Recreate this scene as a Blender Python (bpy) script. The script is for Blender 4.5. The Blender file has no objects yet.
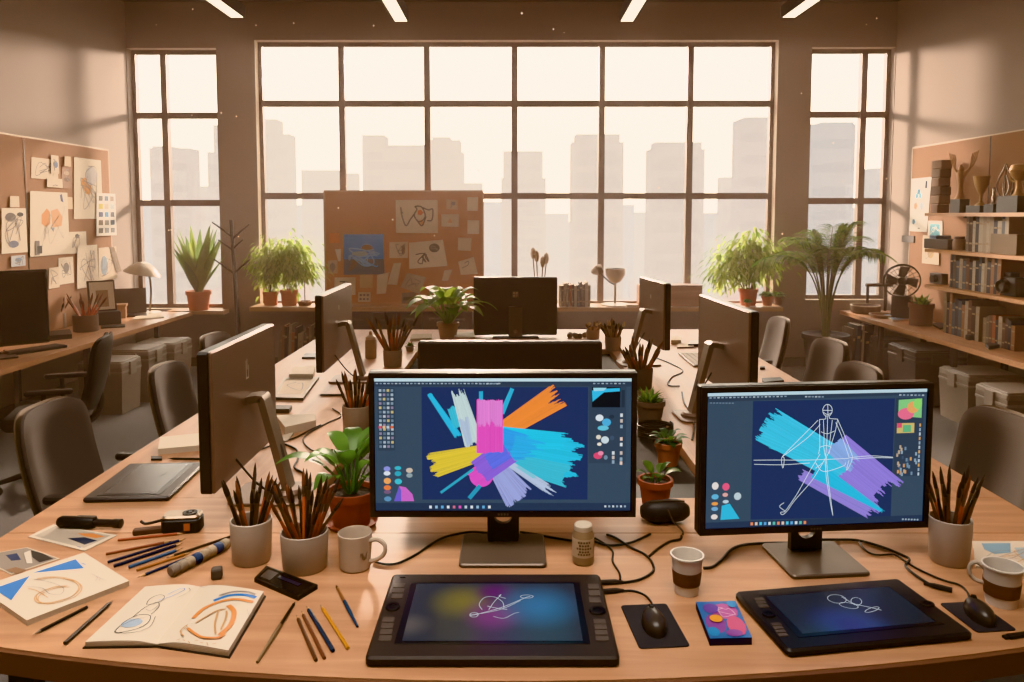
import bpy, bmesh, math, random
from mathutils import Vector, Matrix, Quaternion
R = math.radians
PI = math.pi
V = Vector
scene = bpy.context.scene
COL = scene.collection

# ------------------------------------------------------------------ camera
F, CX, CY, EYE, TILT = 760.0, 512.0, 268.0, 1.68, R(4)
_s, _c = math.sin(TILT), math.cos(TILT)
def ray(u, v):
    a, b = (u - CX) / F, -(v - CY) / F
    return V((a, _c + b * _s, -_s + b * _c))
def onz(u, v, z):
    d = ray(u, v); t = (z - EYE) / d.z
    return V((d.x * t, d.y * t, z))
def ony(u, v, y):
    d = ray(u, v); t = y / d.y
    return V((d.x * t, y, EYE + d.z * t))
def onx(u, v, x):
    d = ray(u, v); t = x / d.x
    return V((x, d.y * t, EYE + d.z * t))
cd = bpy.data.cameras.new('camera')
cam = bpy.data.objects.new('camera', cd); COL.objects.link(cam)
cam.location = (0, 0, EYE); cam.rotation_euler = (PI / 2 - TILT, 0, 0)
cd.sensor_fit = 'HORIZONTAL'; cd.sensor_width = 36; cd.lens = 36 * F / 1024
cd.shift_y = (CY - 341) / 1024; cd.clip_end = 2000; cd.clip_start = .05
scene.camera = cam

DZ, SZ, LZ = .78, .63, .70          # main table, side benches, window ledge
YB = onz(512, 366, 0).y             # back wall
XL, XR = ony(131, 200, YB).x, ony(891, 200, YB).x
CEIL = ony(512, 2, YB).z
def D(u, v, h=0): return onz(u, v, DZ + h)

# ------------------------------------------------------------------ materials
def lin(h):
    if isinstance(h, tuple): h = '%02x%02x%02x' % h
    o = []
    for i in (0, 2, 4):
        c = int(h[i:i + 2], 16) / 255
        o.append(c / 12.92 if c <= .04045 else ((c + .055) / 1.055) ** 2.4)
    return (*o, 1)
_mc = {}
def pm(h, rough=.5, metal=0, bump=0, scale=60, var=0, spec=.5, coat=0):
    """plain procedural surface: colour with noise variation and bump"""
    k = ('p', h, rough, metal, bump, scale, var, spec, coat)
    if k in _mc: return _mc[k]
    m = bpy.data.materials.new('surface_' + str(h)); m.use_nodes = True
    nt = m.node_tree; b = nt.nodes['Principled BSDF']
    b.inputs['Base Color'].default_value = lin(h); b.inputs['Roughness'].default_value = rough
    b.inputs['Metallic'].default_value = metal; b.inputs['Specular IOR Level'].default_value = spec
    b.inputs['Coat Weight'].default_value = coat
    if bump or var:
        tc = nt.nodes.new('ShaderNodeTexCoord'); n = nt.nodes.new('ShaderNodeTexNoise')
        n.inputs['Scale'].default_value = scale; n.inputs['Detail'].default_value = 4
        nt.links.new(tc.outputs['Object'], n.inputs['Vector'])
        if var:
            mx = nt.nodes.new('ShaderNodeMix'); mx.data_type = 'RGBA'
            c = lin(h); mx.inputs[6].default_value = tuple(x * (1 - var) for x in c[:3]) + (1,)
            mx.inputs[7].default_value = tuple(min(1, x * (1 + var)) for x in c[:3]) + (1,)
            nt.links.new(n.outputs['Fac'], mx.inputs[0]); nt.links.new(mx.outputs[2], b.inputs['Base Color'])
        if bump:
            bp = nt.nodes.new('ShaderNodeBump'); bp.inputs['Strength'].default_value = bump; bp.inputs['Distance'].default_value = .01
            nt.links.new(n.outputs['Fac'], bp.inputs['Height']); nt.links.new(bp.outputs['Normal'], b.inputs['Normal'])
    _mc[k] = m; return m
def em(h, s=1.0):
    k = ('e', h, s)
    if k in _mc: return _mc[k]
    m = bpy.data.materials.new('glow_' + str(h)); m.use_nodes = True; nt = m.node_tree
    for n in list(nt.nodes):
        if n.type == 'BSDF_PRINCIPLED': nt.nodes.remove(n)
    e = nt.nodes.new('ShaderNodeEmission'); e.inputs[0].default_value = lin(h); e.inputs[1].default_value = s
    nt.links.new(e.outputs[0], nt.nodes['Material Output'].inputs[0])
    _mc[k] = m; return m
def scr(h, s=1.0):
    """glow of a lit display, chosen so that the hex is about what the eye sees"""
    L = [c ** 1.07 for c in lin(h)[:3]]; mn = min(L)
    x = (mn / 6.25) ** .5 if mn < .04 else mn + .04
    d = x - mn; L = [(c + d) / 1.05 for c in L]
    f = lambda c: int(round(255 * min(1, max(0, 12.92 * c if c < .0031308 else 1.055 * c ** (1 / 2.4) - .055))))
    return em(tuple(f(c) for c in L), s)
def wood(name, h1, h2, axis='X', rough=.38, scale=1.0):
    m = bpy.data.materials.new(name); m.use_nodes = True; nt = m.node_tree; b = nt.nodes['Principled BSDF']
    tc = nt.nodes.new('ShaderNodeTexCoord'); mp = nt.nodes.new('ShaderNodeMapping')
    mp.inputs['Scale'].default_value = (1.6 * scale, 26 * scale, 26 * scale) if axis == 'X' else (26 * scale, 1.6 * scale, 26 * scale)
    nt.links.new(tc.outputs['Object'], mp.inputs[0])
    n = nt.nodes.new('ShaderNodeTexNoise'); n.inputs['Scale'].default_value = 1.0; n.inputs['Detail'].default_value = 6; n.inputs['Distortion'].default_value = .6
    nt.links.new(mp.outputs[0], n.inputs['Vector'])
    cr = nt.nodes.new('ShaderNodeValToRGB'); cr.color_ramp.elements[0].position = .3; cr.color_ramp.elements[1].position = .7
    cr.color_ramp.elements[0].color = lin(h1); cr.color_ramp.elements[1].color = lin(h2)
    nt.links.new(n.outputs['Fac'], cr.inputs[0]); nt.links.new(cr.outputs[0], b.inputs['Base Color'])
    b.inputs['Roughness'].default_value = rough
    bp = nt.nodes.new('ShaderNodeBump'); bp.inputs['Strength'].default_value = .05; bp.inputs['Distance'].default_value = .004
    nt.links.new(n.outputs['Fac'], bp.inputs['Height']); nt.links.new(bp.outputs[0], b.inputs['Normal'])
    return m
def blobs(name, base, spots, strength=1.0):
    """a lit display showing soft colour clouds (object space: x right, y up the screen)"""
    m = bpy.data.materials.new(name); m.use_nodes = True; nt = m.node_tree; b = nt.nodes['Principled BSDF']
    tc = nt.nodes.new('ShaderNodeTexCoord'); prev = None
    for (x, y, r, h) in spots:
        d = nt.nodes.new('ShaderNodeVectorMath'); d.operation = 'DISTANCE'; d.inputs[1].default_value = (x, y, 0)
        sep = nt.nodes.new('ShaderNodeVectorMath'); sep.operation = 'MULTIPLY'; sep.inputs[1].default_value = (1, 1, 0)
        nt.links.new(tc.outputs['Object'], sep.inputs[0]); nt.links.new(sep.outputs[0], d.inputs[0])
        mr = nt.nodes.new('ShaderNodeMapRange'); mr.interpolation_type = 'SMOOTHSTEP'
        mr.inputs[1].default_value = 0; mr.inputs[2].default_value = r; mr.inputs[3].default_value = 1; mr.inputs[4].default_value = 0
        nt.links.new(d.outputs['Value'], mr.inputs[0])
        mx = nt.nodes.new('ShaderNodeMix'); mx.data_type = 'RGBA'
        mx.inputs[6].default_value = lin(base); mx.inputs[7].default_value = lin(h)
        if prev: nt.links.new(prev, mx.inputs[6])
        nt.links.new(mr.outputs[0], mx.inputs[0]); prev = mx.outputs[2]
    b.inputs['Base Color'].default_value = (.01, .01, .012, 1); b.inputs['Roughness'].default_value = .25
    nt.links.new(prev, b.inputs['Emission Color']); b.inputs['Emission Strength'].default_value = strength
    return m
def glass(name, refl=.06, tint='ffffff'):
    m = bpy.data.materials.new(name); m.use_nodes = True; nt = m.node_tree
    for n in list(nt.nodes):
        if n.type == 'BSDF_PRINCIPLED': nt.nodes.remove(n)
    t = nt.nodes.new('ShaderNodeBsdfTransparent'); t.inputs[0].default_value = lin(tint)
    g = nt.nodes.new('ShaderNodeBsdfGlossy'); g.inputs['Roughness'].default_value = .03
    mx = nt.nodes.new('ShaderNodeMixShader'); mx.inputs[0].default_value = refl
    nt.links.new(t.outputs[0], mx.inputs[1]); nt.links.new(g.outputs[0], mx.inputs[2])
    nt.links.new(mx.outputs[0], nt.nodes['Material Output'].inputs[0]); return m

# ------------------------------------------------------------------ mesh building
class MB:
    def __init__(s, m=None):
        s.v, s.f, s.mi, s.mats, s.cur, s.M = [], [], [], [], 0, Matrix()
        if m: s.use(m)
    def use(s, m):
        if m not in s.mats: s.mats.append(m)
        s.cur = s.mats.index(m); return s
    def add(s, vs, fs):
        o = len(s.v); s.v += [s.M @ V(p) for p in vs]
        s.f += [tuple(o + i for i in f) for f in fs]; s.mi += [s.cur] * len(fs); return s
    def box(s, x0, x1, y0, y1, z0, z1):
        return s.add([(x0, y0, z0), (x1, y0, z0), (x1, y1, z0), (x0, y1, z0), (x0, y0, z1), (x1, y0, z1), (x1, y1, z1), (x0, y1, z1)],
                     [(3, 2, 1, 0), (4, 5, 6, 7), (0, 1, 5, 4), (1, 2, 6, 5), (2, 3, 7, 6), (3, 0, 4, 7)])
    def rings(s, rs, caps=True, loop=False):
        n = len(rs[0]); vs = [p for r in rs for p in r]; fs = []
        m = len(rs)
        for i in range(m if loop else m - 1):
            a, b = i * n, ((i + 1) % m) * n
            for j in range(n):
                k = (j + 1) % n; fs.append((a + j, a + k, b + k, b + j))
        if caps and not loop:
            fs.append(tuple(range(n))[::-1]); fs.append(tuple((m - 1) * n + j for j in range(n)))
        return s.add(vs, fs)
    def lathe(s, prof, c=(0, 0, 0), n=24, caps=True):
        rs = [[(c[0] + max(r, .0002) * math.cos(2 * PI * j / n), c[1] + max(r, .0002) * math.sin(2 * PI * j / n), c[2] + z) for j in range(n)] for r, z in prof]
        return s.rings(rs, caps)
    def tube(s, pts, r, n=8, caps=True):
        pts = [V(p) for p in pts]; m = len(pts)
        rad = r if isinstance(r, (list, tuple)) else [r] * m
        t0 = (pts[1] - pts[0]).normalized(); up = V((0, 0, 1)) if abs(t0.z) < .9 else V((1, 0, 0))
        nrm = t0.cross(up).normalized(); rs = []
        for i in range(m):
            t = (pts[min(i + 1, m - 1)] - pts[max(i - 1, 0)]).normalized()
            nrm = (nrm - t * nrm.dot(t)).normalized(); b = t.cross(nrm)
            rs.append([pts[i] + (nrm * math.cos(2 * PI * j / n) + b * math.sin(2 * PI * j / n)) * rad[i] for j in range(n)])
        return s.rings(rs, caps)
    def cyl(s, p0, p1, r0, r1=None, n=16): return s.tube([p0, p1], [r0, r0 if r1 is None else r1], n)
    def slab(s, w, d, z0, z1, r=.01, bev=.003, c=(0, 0), n=5):
        def ring(ins, z):
            a, b, q = w / 2 - ins, d / 2 - ins, max(r - ins, .0004); o = []
            for k, (sx, sy) in enumerate(((1, 1), (-1, 1), (-1, -1), (1, -1))):
                for j in range(n + 1):
                    t = PI / 2 * (k + j / n)
                    o.append((c[0] + sx * (a - q) + q * math.cos(t), c[1] + sy * (b - q) + q * math.sin(t), z))
            return o
        return s.rings([ring(bev, z0), ring(0, z0 + bev), ring(0, z1 - bev), ring(bev, z1)])
    def prism(s, poly, ext):
        n = len(poly); e = V(ext); P = [V(p) for p in poly]
        return s.add(P + [p + e for p in P], [tuple(range(n))[::-1], tuple(range(n, 2 * n))] + [(i, (i + 1) % n, n + (i + 1) % n, n + i) for i in range(n)])
    def ball(s, c, r, n=14, m=8):
        if not isinstance(r, (list, tuple)): r = (r, r, r)
        rs = []
        for i in range(m + 1):
            a = PI * i / m; q = max(math.sin(a), .01)
            rs.append([(c[0] + r[0] * q * math.cos(2 * PI * j / n), c[1] + r[1] * q * math.sin(2 * PI * j / n), c[2] - r[2] * math.cos(a)) for j in range(n)])
        return s.rings(rs)
    def leaf(s, base, d, L, w, droop=.3, fold=.15, n=6, pw=.8, up=V((0, 0, 1))):
        d = V(d).normalized(); side = d.cross(up)
        side = side.normalized() if side.length > .05 else V((1, 0, 0))
        nor = side.cross(d).normalized(); vs = []
        for i in range(n + 1):
            t = i / n; p = V(base) + d * L * t * (1 - .15 * droop * t) - V((0, 0, 1)) * (droop * L * t * t)
            ww = w * .5 * max(math.sin(PI * min(.999, t ** pw * .97 + .02)), .03)
            vs += [p - side * ww + nor * ww * fold * 2, p, p + side * ww + nor * ww * fold * 2]
        fs = []
        for i in range(n):
            a = i * 3; fs += [(a, a + 1, a + 4, a + 3), (a + 1, a + 2, a + 5, a + 4)]
        return s.add(vs, fs)
    def build(s, name, parent=None, world=False, smooth=35, loc=None, recalc=True):
        me = bpy.data.meshes.new(name); off = V((0, 0, 0))
        if parent is None:
            if loc is None:
                xs, ys, zs = [p.x for p in s.v], [p.y for p in s.v], [p.z for p in s.v]
                off = V(((min(xs) + max(xs)) / 2, (min(ys) + max(ys)) / 2, min(zs)))
            else: off = V(loc)
        elif world: off = V(parent.location) if parent.parent is None else V(parent.location) + V(parent.parent.location)
        me.from_pydata([p - off for p in s.v], [], s.f)
        for m in s.mats: me.materials.append(m)
        me.polygons.foreach_set('material_index', s.mi)
        if recalc:
            bm = bmesh.new(); bm.from_mesh(me); bmesh.ops.recalc_face_normals(bm, faces=bm.faces); bm.to_mesh(me); bm.free()
        if smooth:
            me.polygons.foreach_set('use_smooth', [True] * len(me.polygons)); me.set_sharp_from_angle(angle=R(smooth))
        me.update()
        o = bpy.data.objects.new(name, me); COL.objects.link(o)
        if parent is None: o.location = off
        else: o.parent = parent
        return o
def tag(o, label, cat, group=None):
    o['label'] = label; o['category'] = cat
    if group: o['group'] = group
    return o
def thing(name, label, cat, loc=(0, 0, 0), rotz=0, group=None):
    o = bpy.data.objects.new(name, None); COL.objects.link(o); o.empty_display_size = .05
    o.location = loc; o.rotation_euler = (0, 0, rotz); return tag(o, label, cat, group)
def struct(o): o['kind'] = 'structure'; return o
_kids = {}
def dup(root, loc, rot=0, label=None, group=None, scale=None):
    r = root.copy(); COL.objects.link(r); r.location = loc
    if isinstance(rot, Quaternion): r.rotation_mode = 'QUATERNION'; r.rotation_quaternion = rot
    else: r.rotation_euler = (0, 0, rot)
    if scale: r.scale = scale if isinstance(scale, (tuple, list)) else (scale,) * 3
    if label: r['label'] = label
    if group: r['group'] = group
    if root.name not in _kids: _kids[root.name] = [(c, list(c.children)) for c in root.children]
    for ch, gs in _kids[root.name]:
        c = ch.copy(); COL.objects.link(c); c.parent = r
        for g in gs:
            d = g.copy(); COL.objects.link(d); d.parent = c
    return r
def spline(pts, k=8):
    P = [V(p) for p in pts]; o = []
    for i in range(len(P) - 1):
        a, b, c, d = P[max(i - 1, 0)], P[i], P[i + 1], P[min(i + 2, len(P) - 1)]
        for j in range(k):
            t = j / k
            o.append(.5 * (2 * b + (c - a) * t + (2 * a - 5 * b + 4 * c - d) * t * t + (3 * b - a - 3 * c + d) * t ** 3))
    return o + [P[-1]]
class Art:
    """flat marks on a four-cornered sheet: TL, TR, BR, BL"""
    def __init__(s, mb, c, eps=.0004):
        s.mb = mb; s.c = [V(p) for p in c]; s.e = eps; s.k = 1
        s.n = (s.c[3] - s.c[0]).cross(s.c[1] - s.c[0]).normalized()
        s.W = (s.c[1] - s.c[0]).length; s.H = (s.c[3] - s.c[0]).length
    fn = None
    def p(s, x, y):
        if s.fn: return s.fn(x, y) + s.n * s.e * s.k
        a, b, c, d = s.c
        return (a * (1 - x) + b * x) * (1 - y) + (d * (1 - x) + c * x) * y + s.n * s.e * s.k
    def poly(s, m, pts):
        s.mb.use(m); s.mb.add([s.p(*q) for q in pts], [tuple(range(len(pts)))]); s.k += 1
    def rect(s, m, x0, y0, x1, y1, up=True):
        s.mb.use(m); s.mb.add([s.p(x0, y0), s.p(x1, y0), s.p(x1, y1), s.p(x0, y1)], [(0, 1, 2, 3)])
        if up: s.k += 1
    def ell(s, m, x, y, rx, ry, n=20): s.poly(m, [(x + rx * math.cos(2 * PI * i / n), y + ry * math.sin(2 * PI * i / n)) for i in range(n)])
    def line(s, m, pts, w, sm=True, up=True):
        P = [s.p(*q) for q in pts]
        if sm and len(P) > 2: P = spline(P, 6)
        vs = []
        for i in range(len(P)):
            t = (P[min(i + 1, len(P) - 1)] - P[max(i - 1, 0)]).normalized(); q = s.n.cross(t) * w / 2
            vs += [P[i] - q, P[i] + q]
        s.mb.use(m); s.mb.add(vs, [(2 * i, 2 * i + 1, 2 * i + 3, 2 * i + 2) for i in range(len(P) - 1)])
        if up: s.k += 1
    def brush(s, m, p0, p1, w0, w1=None, r0=.08, r1=.15, n=14, seed=0):
        n = int(n * 2.8); rnd = random.Random(seed); g0, g1 = rnd.random(), rnd.random(); a, b = s.p(*p0), s.p(*p1); t = (b - a); L = t.length; t.normalize(); q = s.n.cross(t)
        w1 = w0 if w1 is None else w1; vs = []; fs = []
        for i in range(n):
            k0, k1 = i / n - .5, (i + 1) / n - .5 + .002
            g0 = min(1, max(0, g0 + rnd.uniform(-.4, .4))); g1 = min(1, max(0, g1 + rnd.uniform(-.4, .4))); rag0, rag1 = g0 * r0 * L, g1 * r1 * L
            A, B = a + t * rag0, b - t * rag1; j = len(vs)
            vs += [A + q * k0 * w0, A + q * k1 * w0, B + q * k1 * w1, B + q * (k0 + k1) / 2 * w1 + t * .01 * L * rnd.random(), B + q * k0 * w1]; fs.append((j, j + 1, j + 2, j + 3, j + 4))
        e = m.node_tree.nodes.get('Emission') if m.node_tree else None; va = [m]
        if e:
            c = e.inputs[0].default_value[:]; hx = lambda f: tuple(int(round(255 * min(1, max(0, (x * f) ** (1 / 2.2))))) for x in c[:3])
            va = [m, m, em(hx(.92), 1.0), em(hx(1.07), 1.0), em(hx(.97), 1.0)]
        for q in range(len(fs)): s.mb.use(va[rnd.randrange(len(va))]); s.mb.add([vs[j] for j in fs[q]], [tuple(range(5))])
        s.k += 1
    def scrib(s, m, x0, y0, x1, y1, w, seed=0, n=7):
        rnd = random.Random(seed)
        s.line(m, [(x0 + (x1 - x0) * rnd.random(), y0 + (y1 - y0) * rnd.random()) for _ in range(n)], w)
NTH = ['first', 'second', 'third', 'fourth', 'fifth', 'sixth', 'seventh', 'eighth', 'ninth', 'tenth', 'eleventh', 'twelfth', 'thirteenth', 'fourteenth', 'fifteenth', 'sixteenth', 'seventeenth', 'eighteenth']

class PArt(Art):
    """marks given where they lie on a level surface at height z"""
    def __init__(s, mb, z, eps=.0003):
        s.mb = mb; s.e = eps; s.k = 1; s.n = V((0, 0, 1)); s.fn = lambda x, y: onz(x, y, z)
# ------------------------------------------------------------------ shared surfaces
WALL = pm('99897e', .85, bump=.05, scale=90, var=.05)
FRAME = pm('6a5648', .45, .3)
REVEAL = pm('d8c4ac', .7)
LEDGE = wood('ledge_wood', 'b08a68', 'caa482')
OAKX = wood('oak_along_x', 'b08060', 'ca9a76')
OAKY = wood('oak_along_y', 'b08060', 'ca9a76', 'Y')
DARKWOOD = wood('dark_tray_wood', '1c1815', '28221e', 'Y', .85)
BLACK = pm('2a2522', .42); BLACKM = pm('2c2724', .4, .2); SATIN = pm('2e2825', .35, .3)
STEEL = pm('3a322d', .4, .7); CHROME = pm('b5aaa0', .25, .9)
PAPER = pm('dccdb8', .8); PAPER2 = pm('d6c4ac', .8); WHITE = pm('ece2d4', .6)
CERAMIC = pm('c2b4a6', .45, bump=.04, scale=40, var=.06); MUGW = pm('cdbba8', .4)
TERRA = pm('a8522f', .75, bump=.08, scale=60, var=.12); TERRA2 = pm('b4683f', .75, bump=.08, scale=60, var=.12)
SOIL = pm('2a1c14', .95, bump=.6, scale=120, var=.4)
CORK = pm('966e52', .9, bump=.2, scale=220, var=.22)
ROOMGLASS = glass('window_glass', .05)
CLEAR = glass('clear_glass', .12, 'efe8e0')

# ------------------------------------------------------------------ room shell
T = .22
sill_z = ony(512, 306, YB).z
W = []                                   # openings x0,x1,z0,z1
oz = lambda v: ony(512, v, YB).z
ox = lambda u: ony(u, 200, YB).x
W.append((XL + .005, ox(220), oz(309), oz(48)))
W.append((ox(258), ox(775), sill_z, oz(40)))
W.append((ox(808), XR - .005, oz(300), oz(47)))
YF = -1.6
def panel(name, mat, *b):
    m = MB(mat)
    for q in b: m.box(*q)
    return struct(m.build(name, loc=(0, 0, 0)))
y0, y1 = YB, YB + T
bl = []
xs = XL - T
for (a, b, c, d) in W:
    bl.append((xs, a, y0, y1, 0, CEIL)); bl.append((a, b, y0, y1, 0, c)); bl.append((a, b, y0, y1, d, CEIL)); xs = b
bl.append((xs, XR + T, y0, y1, 0, CEIL))
panel('wall_back', WALL, *bl)
panel('wall_left', WALL, (XL - T, XL, YF, YB, 0, CEIL)); panel('wall_right', WALL, (XR, XR + T, YF, YB, 0, CEIL))
panel('wall_front', WALL, (XL - T, XR + T, YF - T, YF, 0, CEIL))
panel('floor', pm('807c7a', .9, bump=.25, scale=140, var=.15), (XL - T, XR + T, YF - T, YB + T, -.1, 0))
panel('ceiling', pm('4a3a30', .9), (XL - T, XR + T, YF - T, YB + T, CEIL, CEIL + .1))
bb = pm('5a4a40', .6)
panel('baseboard_back', bb, (XL, XR, YB - .015, YB - .0005, 0, .1))
panel('baseboard_left', bb, (XL + .0005, XL + .015, YF, YB - .016, 0, .1)); panel('baseboard_right', bb, (XR - .015, XR - .0005, YF, YB - .016, 0, .1))

def window(n, op, cols, rows):
    a, b, z0, z1 = op
    fy0, fy1 = YB + .10, YB + .16; t = .045
    m = MB(FRAME)
    m.box(a, a + t, fy0, fy1, z0, z1); m.box(b - t, b, fy0, fy1, z0, z1); m.box(a + t, b - t, fy0, fy1, z0, z0 + t); m.box(a + t, b - t, fy0, fy1, z1 - t, z1)
    for u in cols:
        x = ony(u, 150, fy0).x; m.box(x - .034, x + .034, fy0 - .01, fy1, z0 + t, z1 - t)
    for v in rows:
        z = ony(512, v, fy0).z; m.box(a + t, b - t, fy0 - .004, fy1 - .01, z - .034, z + .034)
    o = struct(m.build('window_%d' % n, loc=((a + b) / 2, YB + .13, z0)))
    g = MB(ROOMGLASS); g.box(a + .01, b - .01, YB + .125, YB + .131, z0 + .01, z1 - .01); g.build('window_pane', o, world=True)
    r = MB(REVEAL)                       # plastered reveal lining
    r.box(a, b, YB + .001, YB + T, z1 - .001, z1 + .004)
    if a > XL + .1: r.box(a - .004, a + .001, YB + .001, YB + T, z0, z1)
    if b < XR - .1: r.box(b - .001, b + .004, YB + .001, YB + T, z0, z1)
    r.box(a, b, YB + .001, YB + T, z0 - .004, z0 + .002)
    r.build('window_reveal', o, world=True)
window(1, W[0], [166], [115.5, 203])
window(2, W[1], [342.5, 427.5, 514.5, 601.5, 689.5], [103.5, 196])
window(3, W[2], [862], [114.5, 201])
# window boards
m = MB(LEDGE); m.box(ox(170), ox(226), YB - .16, YB + .1, W[0][2] - .04, W[0][2]); tag(m.build('plant_shelf'), 'short pale wooden shelf under the left window carrying the snake plant', 'shelf')
LY = YB - .34
m = MB(LEDGE)
m.box(ony(249, 307, LY).x, ony(783, 307, LY).x, LY, YB - .002, LZ - .045, LZ)
tag(m.build('ledge_board'), 'long pale wooden ledge running below the wide middle window', 'ledge')

# ------------------------------------------------------------------ city outside
def tower(u0, u1, v, Y, label, col, steps=(), stuff=None, deep=4):
    """hazy tower; steps: extra (u0,u1,v) masses joined to it"""
    name = 'office_tower'; mt = em(col, BLD)  # haze painted as a pale glow of the tower itself
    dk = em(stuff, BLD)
    m = MB(mt)
    for (a, b, c) in [(u0, u1, v)] + list(steps):
        p, q = ony(a, c, Y), ony(b, c, Y)
        m.use(mt); m.box(p.x, q.x, Y, Y + deep, -45, p.z)
        m.use(dk); k = int((p.z + 40) / 3.4); w = q.x - p.x
        for i in range(k):
            z = p.z - 2.4 - i * 3.4
            m.box(p.x + w * .06, q.x - w * .06, Y - .12, Y, z - 1.1, z)
    return tag(m.build(name, smooth=0), label, 'building')
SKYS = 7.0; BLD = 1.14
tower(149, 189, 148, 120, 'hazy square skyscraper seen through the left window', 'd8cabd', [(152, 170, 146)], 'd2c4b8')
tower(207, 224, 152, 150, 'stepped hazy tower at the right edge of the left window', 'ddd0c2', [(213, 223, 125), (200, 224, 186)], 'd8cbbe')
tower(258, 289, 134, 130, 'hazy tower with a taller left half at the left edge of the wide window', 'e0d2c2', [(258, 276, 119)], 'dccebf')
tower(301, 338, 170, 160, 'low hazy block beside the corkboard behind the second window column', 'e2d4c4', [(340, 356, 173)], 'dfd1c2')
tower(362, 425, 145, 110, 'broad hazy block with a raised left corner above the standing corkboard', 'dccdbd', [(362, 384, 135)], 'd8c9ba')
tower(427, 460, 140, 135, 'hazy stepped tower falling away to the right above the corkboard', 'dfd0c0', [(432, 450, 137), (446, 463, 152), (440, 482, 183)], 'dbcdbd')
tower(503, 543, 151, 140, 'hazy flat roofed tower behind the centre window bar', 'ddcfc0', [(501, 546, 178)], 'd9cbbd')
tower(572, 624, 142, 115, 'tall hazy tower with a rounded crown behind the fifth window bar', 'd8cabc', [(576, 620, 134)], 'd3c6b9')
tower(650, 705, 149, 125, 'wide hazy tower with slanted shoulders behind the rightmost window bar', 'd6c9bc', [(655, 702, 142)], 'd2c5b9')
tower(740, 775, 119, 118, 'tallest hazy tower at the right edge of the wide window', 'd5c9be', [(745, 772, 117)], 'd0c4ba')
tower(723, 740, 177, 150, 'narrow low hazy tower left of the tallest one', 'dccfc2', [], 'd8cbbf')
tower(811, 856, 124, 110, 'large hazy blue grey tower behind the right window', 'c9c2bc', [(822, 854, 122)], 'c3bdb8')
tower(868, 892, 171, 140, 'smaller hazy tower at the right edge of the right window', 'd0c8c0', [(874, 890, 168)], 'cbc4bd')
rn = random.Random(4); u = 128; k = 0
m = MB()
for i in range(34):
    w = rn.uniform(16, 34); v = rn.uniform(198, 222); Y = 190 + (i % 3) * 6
    p, q = ony(u, v, Y), ony(u + w, v, Y); m.use(em(rn.choice(['ddd3c8', 'd9d0c7', 'e0d5c9']), BLD)); m.box(p.x, q.x, Y, Y + 10, -60, p.z); u += w * .98  # rooftops glow too, their haze painted as emission
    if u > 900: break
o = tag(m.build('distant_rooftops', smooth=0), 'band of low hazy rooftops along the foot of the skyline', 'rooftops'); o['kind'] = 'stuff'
m = MB(em('d9cdc3', BLD)); m.box(-400, 400, 14, 400, -61, -60); struct(m.build('ground_outside'))  # ground given the same painted haze glow

# ------------------------------------------------------------------ sky and lamps
w = bpy.data.worlds.new('hazy_sunset'); scene.world = w; w.use_nodes = True; nt = w.node_tree
bg = nt.nodes['Background']; tc = nt.nodes.new('ShaderNodeTexCoord'); sp = nt.nodes.new('ShaderNodeSeparateXYZ')
cr = nt.nodes.new('ShaderNodeValToRGB'); nt.links.new(tc.outputs['Generated'], sp.inputs[0])
mr = nt.nodes.new('ShaderNodeMapRange'); mr.inputs[1].default_value = -.12; mr.inputs[2].default_value = .5
nt.links.new(sp.outputs['Z'], mr.inputs[0]); nt.links.new(mr.outputs[0], cr.inputs[0])
cr.color_ramp.elements[0].position = 0; cr.color_ramp.elements[0].color = lin('ead4bc')
cr.color_ramp.elements[1].position = 1; cr.color_ramp.elements[1].color = lin('ece2d4')
e = cr.color_ramp.elements.new(.35); e.color = lin('f6e2c8')
nt.links.new(cr.outputs[0], bg.inputs[0]); bg.inputs[1].default_value = SKYS
def lamp(name, kind, loc, rot, energy, col, **kw):
    l = bpy.data.lights.new(name, kind); l.energy = energy; l.color = lin(col)[:3]
    for k, x in kw.items(): setattr(l, k, x)
    o = bpy.data.objects.new(name, l); COL.objects.link(o); o.location = loc; o.rotation_euler = rot; return o
lamp('low_sun', 'POINT', ony(466, 72, YB + 9), (0, 0, 0), 14500, 'ffe0c6', shadow_soft_size=.6)
lamp('fill_light', 'AREA', (-.6, 1.1, CEIL - .25), (R(10), 0, 0), 44, 'fff0e2', shape='RECTANGLE', size=3.4, size_y=1.6, spread=R(95))  # unseen fill lamp added to brighten the front of the table
lamp('fill_light', 'AREA', (0, 4.6, CEIL - .2), (0, 0, 0), 14, 'ffd8c6', shape='RECTANGLE', size=6.5, size_y=3.0)  # second unseen fill lamp, added to lift the middle of the room
scene.view_settings.view_transform = 'Khronos PBR Neutral'; scene.view_settings.look = 'None'; scene.view_settings.exposure = .06; scene.view_settings.gamma = 1.07
scene.cycles.use_denoising = True; scene.cycles.max_bounces = 8; scene.cycles.transparent_max_bounces = 12
scene.cycles.sample_clamp_indirect = 6; scene.cycles.caustics_reflective = False; scene.cycles.caustics_refractive = False
# hanging strip lights
LM = em('ffe6c4', 6)
for i, (x, yy) in enumerate(((-2.72, 7.7), (-1.12, 7.85), (1.16, 7.85), (2.74, 7.7))):
    t = thing('strip_light', ['leftmost', 'second from left', 'third from left', 'rightmost'][i] + ' of the four dark strip lights hanging from the ceiling', 'ceiling light', (x, yy - 1.3, CEIL - .34), 0, 'strip lights under the ceiling')
    m = MB(pm('2a211c', .5)); m.box(-.075, .075, -1.3, 1.3, .012, .12); m.box(-.075, -.06, -1.3, 1.3, 0, .012); m.box(.06, .075, -1.3, 1.3, 0, .012); m.build('housing', t)
    m = MB(LM); m.box(-.058, .058, -1.28, 1.28, .002, .011); m.build('diffuser', t)
    for y in (-1, 1): MB(STEEL).cyl((0, y, .12), (0, y, .34), .006, n=8).build('hanger', t)
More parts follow.
